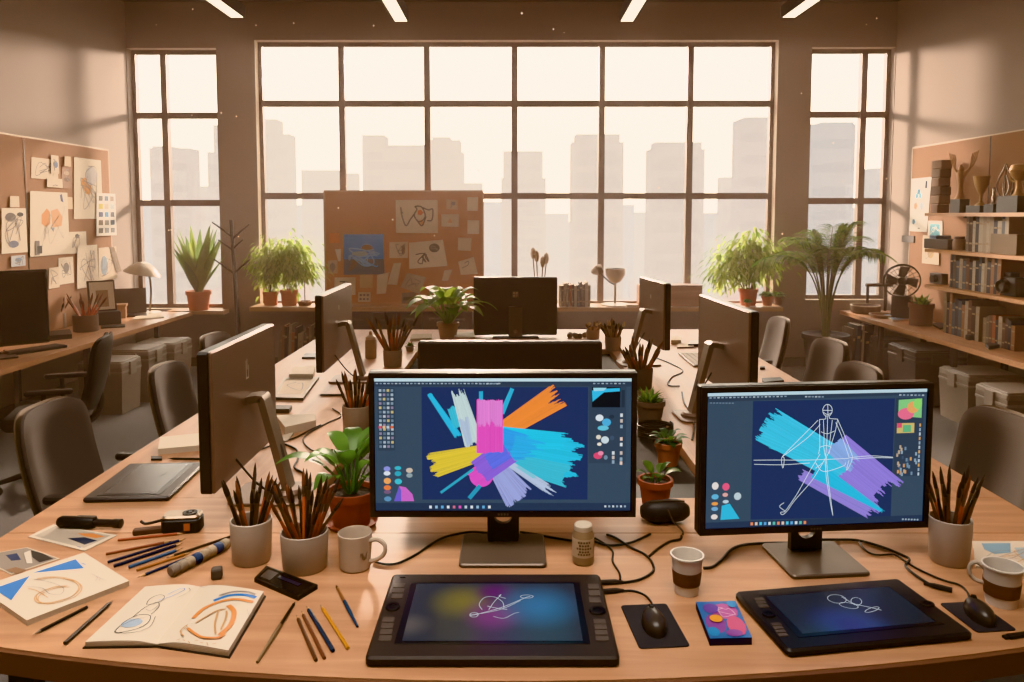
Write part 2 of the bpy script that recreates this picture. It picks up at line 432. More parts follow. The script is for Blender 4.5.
# sunlit dusty air filling the room
hm = bpy.data.materials.new('dusty_air'); hm.use_nodes = True; nt = hm.node_tree
for n in list(nt.nodes):
    if n.type == 'BSDF_PRINCIPLED': nt.nodes.remove(n)
vs = nt.nodes.new('ShaderNodeVolumeScatter'); vs.inputs['Density'].default_value = .017; vs.inputs['Anisotropy'].default_value = .2; vs.inputs['Color'].default_value = lin('ffeae2')
nt.links.new(vs.outputs[0], nt.nodes['Material Output'].inputs['Volume'])
hg = nt.nodes.new('ShaderNodeNewGeometry'); hs = nt.nodes.new('ShaderNodeSeparateXYZ'); hr_ = nt.nodes.new('ShaderNodeMapRange')
nt.links.new(hg.outputs['Position'], hs.inputs[0]); nt.links.new(hs.outputs['Y'], hr_.inputs[0])
for i_, x_ in ((1, 2.0), (2, 8.2), (3, .003), (4, .028)): hr_.inputs[i_].default_value = x_   # thicker towards the windows
nt.links.new(hr_.outputs[0], vs.inputs['Density']); scene.cycles.volume_step_rate = 6
m = MB(hm); m.box(XL - .1, XR + .1, YF - .1, YB + .185, -.02, CEIL + .02)
o = tag(m.build('dusty_haze', smooth=0), 'warm sunlit dust haze hanging in the air of the studio', 'haze'); o['kind'] = 'stuff'
scene.cycles.volume_bounces = 1
# ------------------------------------------------------------------ main U-shaped table
Ys, Yt, Yg, Yf = D(512, 533).y, D(512, 498).y, D(512, 349).y, D(512, 329.5).y
X0, X1, TX0, TX1 = -1.43, 1.56, -.63, .66
_a, _b = D(512, 681), D(0, 647)
arc = lambda x: _a.y + (_b.y - _a.y) * (x / _b.x) ** 2
root = thing('studio_table', 'large oak studio table with a dark sunken centre and curved front edge', 'table', (0, 3.2, 0))
TH = .05
xs = [X0 + (X1 - X0) * i / 24 for i in range(25)]
m = MB(OAKX); m.prism([(x, arc(x), DZ - TH) for x in xs] + [(X1, Ys - .002, DZ - TH), (X0, Ys - .002, DZ - TH)], (0, 0, TH)); m.build('front_top', root, True)
m = MB(pm('6a4630', .5)); m.rings([[(x, arc(x) - .012, DZ - TH), (x, arc(x) - .012, DZ - .002), (x, arc(x) - .0005, DZ - .002), (x, arc(x) - .0005, DZ - TH)] for x in xs]); m.build('edge_shade', root, True)  # dark strip added along the front edge, shade put into its colour
m = MB(OAKX); m.box(X0, X1, Ys + .002, Yt, DZ - TH, DZ); m.build('cross_top', root, True)
m = MB(OAKY); m.box(X0, TX0, Yt + .002, Yf, DZ - TH, DZ); m.build('side_top', root, True)
m = MB(OAKY); m.box(TX1, X1, Yt + .002, Yf, DZ - TH, DZ); m.build('side_top', root, True)
m = MB(OAKX); m.box(TX0 + .002, TX1 - .002, Yg, Yf, DZ - TH, DZ); m.build('far_top', root, True)
m = MB(DARKWOOD); TZ = DZ - .035
n = 6
for i in range(n):
    a = TX0 + .003 + (TX1 - TX0 - .006) * i / n; m.box(a + .002, a + (TX1 - TX0) / n - .003, Yt + .003, Yg - .003, TZ - .02, TZ)
m.box(TX0 + .003, TX1 - .003, Yt + .003, Yg - .003, TZ - .03, TZ - .02)
m.build('centre_tray', root, True)
m = MB(pm('191513', .5)); m.box(TX1 - .35, TX1 - .01, Yt + .01, Yt + .14, TZ, TZ + .03); m.build('tray_box', root, True)
for (x, y) in ((X0 + .1, 2.0), (X1 - .1, 2.0), (X0 + .1, 3.7), (X1 - .1, 3.7), (X0 + .1, Yf - .1), (X1 - .1, Yf - .1)):
    MB(BLACKM).box(x - .03, x + .03, y - .03, y + .03, 0, DZ - TH).build('leg', root, True)

# ------------------------------------------------------------------ side benches
XD = onz(100, 340, SZ).x; xl2 = onz(95, 340.5, SZ).x
LX = onz(0, 370, SZ).x; RX = onz(1024, 364, SZ).x
def bench(name, label, xa, xb, ya, yb, edge):
    t = thing(name, label, 'bench', ((xa + xb) / 2, (ya + yb) / 2, 0))
    MB(OAKY).box(xa, xb, ya, yb, SZ - .04, SZ).build('worktop', t, True)
    y = ya + .3
    while y < yb:
        for x in (edge + (.05 if edge < 0 else -.05) * (-1 if edge == xb else 1) * (1 if edge < 0 else 1), ):
            pass
        xe = xb - .06 if edge == xb else xa + .06; xw = xa + .06 if edge == xb else xb - .06
        for x in (xe, xw): MB(STEEL).box(x - .02, x + .02, y - .02, y + .02, 0, SZ - .04).build('leg', t, True)
        m = MB(STEEL); m.box(min(xe, xw) + .02, max(xe, xw) - .02, y - .012, y + .012, .1, .13); m.build('crossbar', t, True)
        y += 1.25
    return t
bench('side_bench', 'long oak bench along the left wall under the corkboard', XL + .002, LX, 2.2, YB - .17, LX)
bench('side_bench', 'long oak bench along the right wall under the bookshelves', RX, XR - .002, 2.2, YB - .05, RX)

# ------------------------------------------------------------------ office chairs
FAB = pm('5f5651', .9, bump=.15, scale=300, var=.08); FAB2 = pm('6c625b', .9, bump=.15, scale=300, var=.08)
def make_chair(label, fab, group, mesh_back=False):
    t = thing('office_chair', label, 'chair', (0, 0, 0), 0, group)
    m = MB(fab); m.slab(.48, .48, .43, .51, .09, .025); m.build('seat', t)
    # upholstered back: rounded, slightly curved shell leaning away
    def shell(th, off, w=.46, h=.47, ins=0):
        rs = []
        N = 16; M_ = 12
        def pt(a, b, side):
            # superellipse outline mapping of unit square
            y = a * w / 2; z = b * h / 2
            k = max(abs(a), abs(b)); 
            L = (abs(a) ** 5 + abs(b) ** 5) ** .2
            if L > 0: y *= k / L; z *= k / L
            x = -.25 - .10 * (z / h + .5) + .05 * (2 * y / w) ** 2 - .02 * math.cos(z * 6) + off
            edge = max(0, (k - .8) / .2)
            return (x + side * th * (1 - .7 * edge ** 2), y, .755 + z)
        vs = []; fs = []
        for sd in (1, -1):
            for i in range(N + 1):
                for j in range(N + 1): vs.append(pt(i / N * 2 - 1, j / N * 2 - 1, sd))
        S = (N + 1) ** 2
        for sd in (0, 1):
            for i in range(N):
                for j in range(N):
                    a = sd * S + i * (N + 1) + j; q = (a, a + 1, a + N + 2, a + N + 1); fs.append(q if sd else q[::-1])
        bd = [i * (N + 1) for i in range(N)] + [N * (N + 1) + j for j in range(N)] + [i * (N + 1) + N for i in range(N, 0, -1)] + [j for j in range(N, 0, -1)]
        for i in range(len(bd)):
            a, b = bd[i], bd[(i + 1) % len(bd)]; fs.append((a, b, b + S, a + S))
        return vs, fs
    b = MB(fab); b.add(*shell(.022, 0)); bo = b.build('backrest', t, smooth=60)
    b = MB(BLACKM if mesh_back else pm('8a7868', .4, .4)); b.add(*shell(.011, -.028, .468, .478)); b.build('back_shell', t, smooth=60)
    b = MB(BLACKM); b.tube(spline([(-.30, 0, .62), (-.30, 0, .50), (-.22, 0, .41), (-.05, 0, .40)], 5), .022); b.build('back_support', t)
    for s in (1, -1):
        b = MB(BLACK); b.M = Matrix.Translation((-.06, s * .27, 0)); b.slab(.27, .055, .665, .695, .024, .008)
        a = b.build('armrest', t)
        b = MB(BLACKM); b.tube(spline([(-.03, s * .27, .668), (-.03, s * .28, .55), (-.03, s * .25, .43), (-.03, s * .12, .415)], 5), .014); b.build('arm_support', t)
    MB(STEEL).cyl((0, 0, .09), (0, 0, .42), .028, .024).build('gas_column', t)
    MB(BLACKM).lathe([(.0, .08), (.05, .08), (.05, .13), (.03, .14), (0, .14)], n=16).build('base_hub', t)
    for i in range(5):
        a = 2 * PI * i / 5 + .3; d = V((math.cos(a), math.sin(a), 0))
        l = MB(BLACKM).tube([d * .03 + V((0, 0, .11)), d * .18 + V((0, 0, .1)), d * .3 + V((0, 0, .075))], [.022, .019, .014]).build('base_leg', t)
        c = d * .3; sd = V((-d.y, d.x, 0))
        MB(BLACK).cyl(c + sd * -.022 + V((0, 0, .031)), c + sd * .022 + V((0, 0, .031)), .03, n=14).build('caster', l)
    return t
G = 'office chairs along the studio table'
ch = make_chair('dark fabric office chair at the near left corner of the studio table', FAB, G)
ch.location = (-1.53, 2.97, 0); ch.rotation_euler = (0, 0, R(0)); ch.scale = (.94,) * 3
dup(ch, (-1.47, 3.86, 0), R(1), 'dark fabric office chair second along the left side of the studio table', scale=.92)
dup(ch, (-1.62, 4.85, 0), R(-2), 'small far office chair third along the left side of the table, nearest the coat stand', scale=.92)
ch2 = make_chair('brown fabric office chair at the near right corner of the studio table', FAB2, G)
ch2.location = (1.56, 2.80, 0); ch2.rotation_euler = (0, 0, R(184)); ch2.scale = (.94,) * 3
dup(ch2, (1.49, 3.83, 0), R(184), 'low brown office chair just above the right front monitor, second along the right side', scale=.92)
dup(ch2, (1.66, 4.6, 0), R(184), 'brown office chair between the palm pot and the low brown chair', scale=.92)
dup(ch2, (1.70, 5.65, 0), R(178), 'small far office chair on the right, below the terracotta pots on the ledge', scale=.92)
mk = pm('1c1816', .8, bump=.3, scale=400)
ch3 = make_chair('black mesh office chair facing the left wall bench', mk, None, True)
ch3.location = (-2.86, 4.62, 0); ch3.rotation_euler = (0, 0, R(200)); ch3.scale = (.94,) * 3

# ------------------------------------------------------------------ storage crates under the benches
def crate(w, d, h, body, lid, label, loc, rz):
    t = thing('storage_box', label, 'storage box', loc, rz, 'lidded boxes under the benches')
    m = MB(body)
    m.rings([[(sx * w / 2 * k, sy * d / 2 * k, z) for sx, sy in ((-1, -1), (1, -1), (1, 1), (-1, 1))] for k, z in ((.9, 0), (.9, .004), (.985, h - .07), (.985, h - .055))]); m.build('body', t)
    m = MB(lid); m.slab(w, d, h - .055, h - .012, .02, .006); m.slab(w * .93, d * .93, h - .014, h, .02, .005); m.slab(w * 1.015, d * 1.01, h - .105, h - .085, .015, .004); m.build('lid', t)
    for s in (-1, 1):
        m = MB(lid); m.box(-.09, .09, s * (d / 2) - .015, s * (d / 2) + .02, h - .12, h - .03); m.build('handle', t)
        m = MB(lid); m.box(s * (w / 2) - .015, s * (w / 2) + .015, -.05, .05, h - .13, h - .02); m.build('latch', t)
    return t
cg, cl = pm('968a7e', .55), pm('a89c90', .5); cb, cbl = pm('3a3330', .5), pm('48403b', .5)
for (u, v, dx, w, d, h, bm_, lm_, lab) in (
    (101, 415, 0, .38, .34, .45, cg, cl, 'grey lidded box nearest the black mesh chair under the left bench'),
    (128, 403, 0, .40, .36, .48, cg, cl, 'grey lidded box in the middle of the three under the left bench'),
    (155, 391, 0, .40, .40, .46, cg, cl, 'grey lidded box farthest back under the left bench'),
    (897, 384, 0, .30, .30, .44, cb, cbl, 'black lidded box under the right bench beside the leaning magazines'),
    (940, 408, 0, .46, .50, .50, cb, cbl, 'dark grey wide lidded box in the middle under the right bench'),
    (994, 428, 0, .44, .42, .42, cg, cl, 'grey lidded box under the right bench with a pale handled lid'),
    (1036, 452, 0, .44, .38, .42, cg, cl, 'grey lidded box at the right edge of the picture under the bench')):
    p = onz(u, v, 0); crate(w, d, h, bm_, lm_, lab, (p.x, p.y + d / 2, 0), 0)
# ------------------------------------------------------------------ monitors seen from behind
SHELL = pm('8a7264', .38, .4, bump=.03, scale=300); EDGE = pm('221d1b', .35); SHELL2 = pm('3a302b', .45, .2)
ARM = pm('8a7a6c', .32, .6); LOGO = pm('d8c8b8', .5)
def desk_screen(label, loc, rz, logo=0, Wd=.66, H=.39, zb=.12, group=None):
    """slab monitor; local -x is the glass side, +x the back and the bent stand"""
    t = thing('desktop_monitor', label, 'monitor', loc, rz, group)
    M0 = Matrix.Translation((0, 0, zb + H / 2)) @ Matrix.Rotation(R(90), 4, 'Y')   # slab thickness along x
    m = MB(SHELL); m.M = M0; m.slab(H, Wd - .004, .016, .027, .012, .005); m.build('back_shell', t)
    m = MB(EDGE); m.M = M0; m.slab(H, Wd, -.014, .017, .012, .002); m.build('front_bezel', t)
    m = MB(pm('0c0d10', .15)); m.box(-.0152, -.0142, -Wd / 2 + .012, Wd / 2 - .012, zb + .02, zb + H - .012); m.build('screen', t)
    m = MB(SHELL); ay = 0
    pts = [(.02, ay, zb + H * .50), (.07, ay, zb + H * .52), (.085, ay, zb + H * .44), (.15, ay, .03), (.154, ay, .012)]
    rs = []
    P = spline(pts, 5)
    for i, p in enumerate(P):
        tg = (P[min(i + 1, len(P) - 1)] - P[max(i - 1, 0)]).normalized(); nn = V((-tg.z, 0, tg.x)) * .011
        rs.append([p + nn + V((0, -.034, 0)), p + nn + V((0, .034, 0)), p - nn + V((0, .034, 0)), p - nn + V((0, -.034, 0))])
    m.mats = []; m.use(ARM); m.rings(rs); arm = m.build('stand_arm', t)
    a, b = V(pts[2]), V(pts[3]); mid = a.lerp(b, .58); d = (b - a).normalized(); nrm = V((-d.z, 0, d.x)); nrm = nrm if nrm.x > 0 else -nrm
    m = MB(EDGE); q = mid + nrm * .0115
    m.add([q + d * (.028 * math.cos(k * PI / 8)) + V((0, .012 * math.sin(k * PI / 8), 0)) for k in range(16)], [tuple(range(16))]); m.build('cable_hole', arm)
    m = MB(SHELL); m.slab(.24, .2, 0, .01, .03, .003, c=(.10, 0)); m.build('base_plate', t)
    m = MB(SHELL); m.lathe([(0, .009), (.05, .009), (.05, .016), (.04, .026), (0, .026)], (.15, 0, 0), 20); m.build('stand_foot', t)
    m = MB(LOGO); X = .0272; z = zb + H * .74
    if logo == 0:      # upright angular mark
        for (y0_, y1_, z0_, z1_) in ((-.014, -.009, -.03, .03), (-.014, .012, -.03, -.024), (.008, .012, -.03, .012), (-.004, .0, .0, .034)): m.box(X - .001, X, y0_, y1_, z + z0_, z + z1_)
    elif logo == 1:    # slim ring mark
        m.M = Matrix.Translation((X - .001, 0, z)) @ Matrix.Rotation(R(90), 4, 'Y')
        o = [(.030 * math.cos(k * PI / 10), .014 * math.sin(k * PI / 10), 0) for k in range(20)]; i_ = [(p[0] * .78, p[1] * .62, 0) for p in o]
        m.rings([o, i_], caps=False)
    else: m.box(X - .001, X, -.006, .006, z - .012, z + .012)
    m.build('logo', t)
    m = MB(EDGE); m.tube(spline([(.027, -.12, zb + .05), (.08, -.10, zb - .03), (.12, -.06, .03), (.14, -.02, .03)], 6), .0035, 6); m.build('lead', t)
    return t
GM = 'monitors turned to the table sides'
def back_mon(label, near, far, zb, logo, flip, H=.39):
    """near/far: (x, y) ends of the panel"""
    n, f = V((*near, 0)), V((*far, 0)); c = (n + f) / 2; d = (f - n); w = d.length
    rz = math.atan2(d.y, d.x) - PI / 2
    if flip: rz += PI
    return desk_screen(label, (c.x, c.y, DZ), rz, logo, w, H, zb)
back_mon('brown backed monitor turned away on the left, large and nearest', (-.868, 2.10), (-.87, 2.68), .108, 0, False, .408)
back_mon('brown backed monitor turned away on the far left, beyond the larger one', (-.965, 3.75), (-.97, 4.46), .11, 2, False)
back_mon('brown backed monitor turned away on the right, behind the lit right screen', (.97, 3.0), (.935, 3.68), .125, 1, True)
back_mon('brown backed monitor turned away on the far right, smaller one', (.895, 4.32), (.835, 4.82), .12, 3, True)

def rear_view(label, loc, rz, Wd, H, zb, stand=True):
    t = thing('desktop_monitor', label, 'monitor', loc, rz)
    m = MB(SHELL2); m.M = Matrix.Translation((0, 0, zb + H / 2)) @ Matrix.Rotation(R(90), 4, 'X'); m.slab(Wd, H, -.03, .012, .012, .008); m.build('back_shell', t)
    m = MB(EDGE); m.box(-Wd / 2 + .004, Wd / 2 - .004, .03, .036, zb + .004, zb + H - .004); m.build('front_bezel', t)
    m = MB(pm('6a5a50', .4, .3)); m.box(-.05, .05, -.055, -.013, .005, zb + H * .50); nk = m.build('neck', t)
    m = MB(CHROME); m.M = Matrix.Translation((0, -.0555, zb + .035)) @ Matrix.Rotation(R(90), 4, 'X'); m.lathe([(0, -.001), (.014, -.001), (.014, .001), (0, .001)], n=16); m.build('cable_ring', nk)
    m = MB(SATIN); m.slab(.34, .16, 0, .01, .01, .002, c=(0, .0)); m.build('base_plate', t)
    m = MB(LOGO)
    for i, (a, b) in enumerate(((-.022, 0), (0, 0), (-.022, -.022), (0, -.022))): m.box(a + .002, a + .02, -.0135, -.0125, zb + H * .70 + b + .002, zb + H * .70 + b + .02)
    lg = m.build('logo', t)
    if not stand: [bpy.data.objects.remove(q) for q in (lg,)]
    return t
p = D(514, 345); 
rear_view('black monitor seen from behind at the far end of the table, before the window', (p.x + .012, D(515, 337).y, DZ), 0, .615, .43, .015)
Yc = 2.88
a, b = ony(418, 341, Yc), ony(602, 341, Yc)
rear_view('wide black monitor back rising directly behind the lit middle screen', ((a.x + b.x) / 2, Yc, TZ), 0, b.x - a.x, .36, a.z - TZ - .36, False)

# ------------------------------------------------------------------ the two lit monitors
def lit_monitor(label, loc, rz, Wd, H, zb, painter, base_w, lean=0):
    t = thing('lit_monitor', label, 'monitor', loc, rz)
    bz = .016; ch = .018
    m = MB(EDGE); m.M = Matrix.Translation((0, 0, zb + H / 2)) @ Matrix.Rotation(R(90), 4, 'X'); m.slab(Wd, H, -.035, -.002, .006, .003)
    m.M = Matrix()
    for bx in ((-Wd / 2 + .002, -Wd / 2 + bz, zb + .002, zb + H - .002), (Wd / 2 - bz, Wd / 2 - .002, zb + .002, zb + H - .002), (-Wd / 2 + bz, Wd / 2 - bz, zb + .002, zb + ch), (-Wd / 2 + bz, Wd / 2 - bz, zb + H - bz, zb + H - .002)): m.box(bx[0], bx[1], -.006, .004, bx[2], bx[3])
    m.build('bezel', t)
    m = MB(pm('6a6058', .4)); 
    for k in range(4): m.box(-.014 + k * .008, -.009 + k * .008, -.0068, -.006, zb + .007, zb + .012)
    m.build('logo', t)
    x0, x1, z0, z1 = -Wd / 2 + bz, Wd / 2 - bz, zb + ch, zb + H - bz
    m = MB(scr('34485c')); m.add([(x0, .001, z0), (x1, .001, z0), (x1, .001, z1), (x0, .001, z1)], [(0, 1, 2, 3)])
    A = Art(m, [(x0, .001, z1), (x1, .001, z1), (x1, .001, z0), (x0, .001, z0)], .00018); painter(A); m.build('screen', t, recalc=False, smooth=0)
    # neck with the round cable hole
    nw = .043; hz = zb - .012; hr = .025; N = 40
    def sq(k, yy):
        a = 2 * PI * k / N; c, s = math.cos(a), math.sin(a); top, bot = .06, hz - .006
        q = min(nw / abs(c) if abs(c) > 1e-6 else 9, (top if s > 0 else bot) / abs(s) if abs(s) > 1e-6 else 9)
        return (c * q, yy, hz + s * q)
    ci = lambda k, yy: (hr * math.cos(2 * PI * k / N), yy, hz + hr * math.sin(2 * PI * k / N))
    m = MB(SATIN); m.rings([[sq(k, .042) for k in range(N)], [sq(k, .06) for k in range(N)], [ci(k, .06) for k in range(N)], [ci(k, .042) for k in range(N)]], loop=True); m.build('neck', t)
    m = MB(SATIN); m.box(-.05, .05, .034, .05, zb + .05, zb + .2); m.build('mount', t)
    m = MB(pm('75675c', .36, .4)); m.slab(base_w, .19, 0, .011, .012, .003, c=(0, .0)); m.build('base_plate', t)
    return t
SG = 1.0
def seticons(A, S, pts, w, h, cols):
    for i, (x, y) in enumerate(pts):
        a, b = S(x, y); c, d = S(x + w, y + h); A.rect(scr(cols[i % len(cols)]), a, b, c, d, up=False)
    A.k += 1
def paint1(A):
    S = lambda x, y: ((x - 58) / 910, (y - 92) / 473)
    P = A.W / 910
    E = scr
    def rc(h, a, b, c, d): A.rect(E(h), *S(a, b), *S(c, d))
    rc('2a3a4d', 58, 105, 968, 123); rc('bcd6de', 58, 92, 968, 105); rc('1c2f5c', 225, 125, 815, 526); rc('22344f', 58, 538, 968, 565)
    rc('2e3f53', 818, 122, 950, 395); rc('2c3d50', 70, 128, 130, 350)
    rn = random.Random(3)
    seticons(A, S, [(64 + i * 13.5, 110) for i in range(33)] + [(430 + i * 12, 111) for i in range(6)] + [(832 + i * 15, 110) for i in range(8)], 8, 4, ['8fa3b3', '7b90a2', 'a9b9c4'])
    seticons(A, S, [(74 + i * 14, 132 + j * 15.3) for j in range(14) for i in range(4)], 9, 9, ['9fb0bd', '7f95a6', 'c3b27a', '6e8496', 'b8c2ca', '8c7f9a', '5d7387'])
    seticons(A, S, [(72 + i * 14, 262) for i in range(4)], 10, 9, ['d24f6c', 'e0b48a', 'b9c4cc', 'd86a3c'])
    for (x, y, rx, ry, h) in ((100, 415, 12, 9, '8a8fd8'), (100, 431, 12, 8, 'd9dfe8'), (139, 412, 12, 7, '36b4c9'), (139, 432, 12, 9, '2da3ba'), (101, 458, 13, 11, 'e8a35c'), (140, 460, 13, 10, '3bbccd'), (180, 420, 12, 9, 'c9b8a8'), (180, 438, 11, 8, '8fa2a8'), (101, 482, 13, 9, 'e27b3c'), (101, 497, 13, 7, '74587a'), (102, 522, 13, 9, '5a8fb8')):
        A.ell(E(h), *S(x, y), rx / 910, ry / 473, 14)
    A.poly(E('c763c4'), [S(143, 476), S(166, 480), S(190, 505), S(196, 530), S(150, 530)]); A.poly(E('6a59c8'), [S(143, 476), S(150, 490), S(150, 530), S(124, 530)])
    seticons(A, S, [(250 + i * 21, 546) for i in range(11)], 9, 10, ['d9e0e6', '8fb7d6', '5fa8d8', 'e0e4e6', 'c9708a', 'd957b8', 'b7c7d2'])
    seticons(A, S, [(875 + i * 14, 545) for i in range(6)], 7, 7, ['c6d2da', '93a9ba'])
    # right column of small pictures
    rc('0d1218', 828, 124, 928, 195); A.poly(E('2fb7e2'), [S(828, 136), S(860, 130), S(926, 127), S(926, 138), S(870, 142), S(830, 175)]); A.poly(E('9ad3e2'), [S(832, 126), S(880, 126), S(870, 136), S(834, 138)]); rc('20303f', 932, 134, 944, 195)
    for (x, y, rx, ry, h) in ((855, 232, 14, 12, 'd8e2e8'), (880, 248, 16, 14, '4aa9d8'), (868, 268, 20, 9, '5fbfd8'), (898, 228, 10, 7, '223040'), (852, 300, 9, 8, 'd8d2c4'), (875, 310, 14, 13, 'c9d8de'), (900, 303, 8, 9, '3a5068'), (855, 325, 8, 6, 'e6ded0'), (850, 366, 16, 12, 'd6486f'), (860, 357, 10, 8, 'e58aa8'), (878, 372, 7, 8, '6f8aa0')):
        A.ell(E(h), *S(x, y), rx / 910, ry / 473, 12)
    seticons(A, S, [(928, y) for y in (216, 236, 256, 300, 320, 350, 372, 386)] + [(900, y) for y in (350, 366, 382)], 9, 12, ['d0d8dd', 'c7b8b0', '8aa3b5', 'e2c7b8'])
    # the brush painting
    def ln(h, x0, y0, x1, y1, w): A.line(E(h), [S(x0, y0), S(x1, y1)], w * P, False)
    A.brush(E('27b4dc'), S(252, 146), S(357, 300), 16 * P, 26 * P, .05, .05, 6, 1); A.ell(E('27b4dc'), *S(257, 152), 9 / 910, 8 / 473, 10)
    A.brush(E('35b9d2'), S(330, 190), S(352, 268), 30 * P, 24 * P, .12, .05, 6, 2)
    A.brush(E('c2d6d6'), S(352, 130), S(412, 330), 46 * P, 66 * P, .12, .06, 14, 3); A.brush(E('aebfd6'), S(372, 230), S(398, 335), 36 * P, 20 * P, .2, .1, 8, 4)
    A.brush(E('28a9cf'), S(436, 137), S(436, 175), 14 * P, None, .02, .02, 4, 5)
    A.brush(E('2bb0d4'), S(548, 124), S(508, 218), 14 * P, 18 * P, .04, .04, 4, 6)
    A.brush(E('ef8a32'), S(500, 285), S(714, 150), 62 * P, 92 * P, .05, .2, 18, 7)
    A.brush(E('22bfe2'), S(520, 335), S(790, 385), 120 * P, 150 * P, .02, .18, 20, 8); A.brush(E('1fc3e6'), S(500, 300), S(760, 315), 80 * P, 60 * P, .02, .16, 12, 9); A.brush(E('39b8d2'), S(560, 390), S(752, 440), 60 * P, 84 * P, .04, .12, 14, 10)
    A.brush(E('2c9be6'), S(500, 322), S(622, 338), 118 * P, 90 * P, .02, .3, 14, 21); A.brush(E('29ace6'), S(540, 330), S(660, 345), 80 * P, 60 * P, .1, .5, 10, 22)
    A.brush(E('dcc236'), S(470, 345), S(252, 402), 50 * P, 92 * P, .03, .12, 16, 11)
    A.brush(E('9aa3d8'), S(480, 390), S(575, 522), 60 * P, 110 * P, .05, .16, 16, 12); A.brush(E('b4c3dc'), S(535, 392), S(700, 500), 24 * P, 34 * P, .05, .22, 10, 13); A.brush(E('7fc4d6'), S(560, 400), S(640, 450), 10 * P, 14 * P, .1, .2, 5, 14)
    A.ell(E('d94fc0'), *S(436, 436), 42 / 910, 40 / 473, 22); A.brush(E('d94fc0'), S(402, 458), S(470, 420), 60 * P, 60 * P, .1, .1, 10, 23)
    A.brush(E('8a5fd6'), S(425, 425), S(535, 345), 92 * P, 96 * P, .06, .06, 14, 15); A.brush(E('5c6be0'), S(460, 390), S(530, 345), 60 * P, 60 * P, .1, .08, 10, 16)
    A.brush(E('e04fbb'), S(467, 356), S(467, 162), 94 * P, 92 * P, .03, .04, 14, 17); A.brush(E('df7fd0'), S(468, 262), S(468, 166), 84 * P, 88 * P, .3, .05, 14, 18)
    ln('2fa3c2', 408, 412, 292, 496, 9); ln('2596b8', 432, 470, 393, 516, 15)
def paint2(A):
    def S(x, y):
        nx = (x - 53) / 795; return (nx, (y - (88 - 22 * nx)) / (476 - 27 * nx))
    P = A.W / 800; E = scr
    def q(h, a, b, c, d): A.poly(E(h), [S(a, b), S(c, b - (c - a) * .0277), S(c, d - (c - a) * .045), S(a, d)])
    q('2a3a4d', 56, 100, 855, 122); A.rect(E('b6d0da'), 0, 0, 1, .028); q('1c2f5a', 217, 116, 730, 528); A.rect(E('22344f'), 0, .955, 1, 1)
    q('2c3c50', 733, 100, 838, 366)
    seticons(A, S, [(62 + i * 14, 104 - i * .4) for i in range(20)] + [(402 + i * 12, 97) for i in range(6)] + [(745 + i * 14, 88) for i in range(7)], 8, 4, ['8fa3b3', '7b90a2', 'a9b9c4'])
    seticons(A, S, [(64 + i * 11, 122) for i in range(8)], 7, 3, ['71879a'])
    for (x, y, rx, ry, h) in ((88, 412, 12, 13, 'dfd8d2'), (126, 414, 13, 13, 'e0567e'), (88, 450, 13, 9, '5fb0d6'), (124, 442, 10, 7, 'd8a59c'), (126, 466, 11, 6, 'b7cdd8'), (168, 446, 13, 13, 'b9cbd2'), (87, 474, 12, 6, 'e39a4a'), (87, 492, 12, 7, '6fa6cf'), (86, 520, 12, 9, 'dfd6d0')):
        A.ell(E(h), *S(x, y), rx / 795, ry / 460, 12)
    A.poly(E('2fb4d8'), [S(112, 480), S(140, 472), S(176, 524), S(108, 530)])
    seticons(A, S, [(216 + i * 16, 536 - i * .8) for i in range(13)], 9, 10, ['e08a5a', 'd9c0b0', '4fc0e0', '5aa0d8', 'c9d6de', '58b9a8'])
    seticons(A, S, [(770 + i * 11, 508) for i in range(6)], 6, 5, ['9fb3c2'])
    A.poly(E('7fc47e'), [S(742, 106), S(828, 100), S(828, 165), S(742, 160)]); A.ell(E('e06a8a'), *S(770, 152), 30 / 795, 20 / 460); A.ell(E('e0a060'), *S(795, 130), 22 / 795, 20 / 460); A.ell(E('8ad06a'), *S(812, 118), 16 / 795, 18 / 460)
    q('c9b06a', 738, 184, 802, 218); q('5fae7a', 760, 190, 790, 214); q('d24f6c', 738, 184, 756, 200)
    rn = random.Random(8)
    seticons(A, S, [(738 + rn.random() * 80, 252 + rn.random() * 100) for _ in range(34)], 7, 11, ['6f8aa0', '8aa3b5', 'b7a48a', '3a5068', 'd29a5a'])
    seticons(A, S, [(820, 184 + 15 * i) for i in range(12)], 6, 10, ['d2a05a', '93a9ba', 'b7c7d2'])
    A.brush(E('8f7fd2'), S(385, 362), S(672, 492), 40 * P, 60 * P, .04, .1, 12, 2)
    A.brush(E('8d7bd6'), S(500, 280), S(722, 440), 150 * P, 150 * P, .02, .2, 20, 3)
    A.brush(E('36bfe0'), S(252, 188), S(560, 345), 130 * P, 110 * P, .14, .05, 20, 4); A.brush(E('37c2e2'), S(240, 240), S(480, 330), 40 * P, 30 * P, .2, .02, 8, 5)
    A.brush(E('23b7dc'), S(440, 345), S(705, 490), 60 * P, 10 * P, .02, .06, 8, 6); A.brush(E('86a8e0'), S(500, 255), S(590, 330), 70 * P, 60 * P, .1, .3, 12, 7)
    Wt = E('dfeaf0'); lw = 1.75 * P
    L = lambda *pts, k=1.0: A.line(Wt, [S(*p) for p in pts], lw * k)
    L(*[(481 + 17 * math.cos(a * PI / 8), 143 + 20 * math.sin(a * PI / 8)) for a in range(17)]); L((464, 143), (498, 143)); L((481, 123), (483, 163)); L((466, 150), (482, 157), (497, 150))
    L((474, 163), (474, 172), (452, 174)); L((488, 163), (490, 170), (518, 172)); L((452, 174), (454, 215), (456, 268), (452, 292)); L((518, 172), (510, 215), (498, 255), (490, 290)); L((481, 165), (481, 240), (478, 300))
    L((466, 175), (470, 230), (470, 270)); L((498, 175), (494, 220), (490, 262)); L((458, 215), (480, 222), (508, 212)); L((456, 268), (478, 262), (497, 268)); L((470, 270), (478, 300), (490, 282))
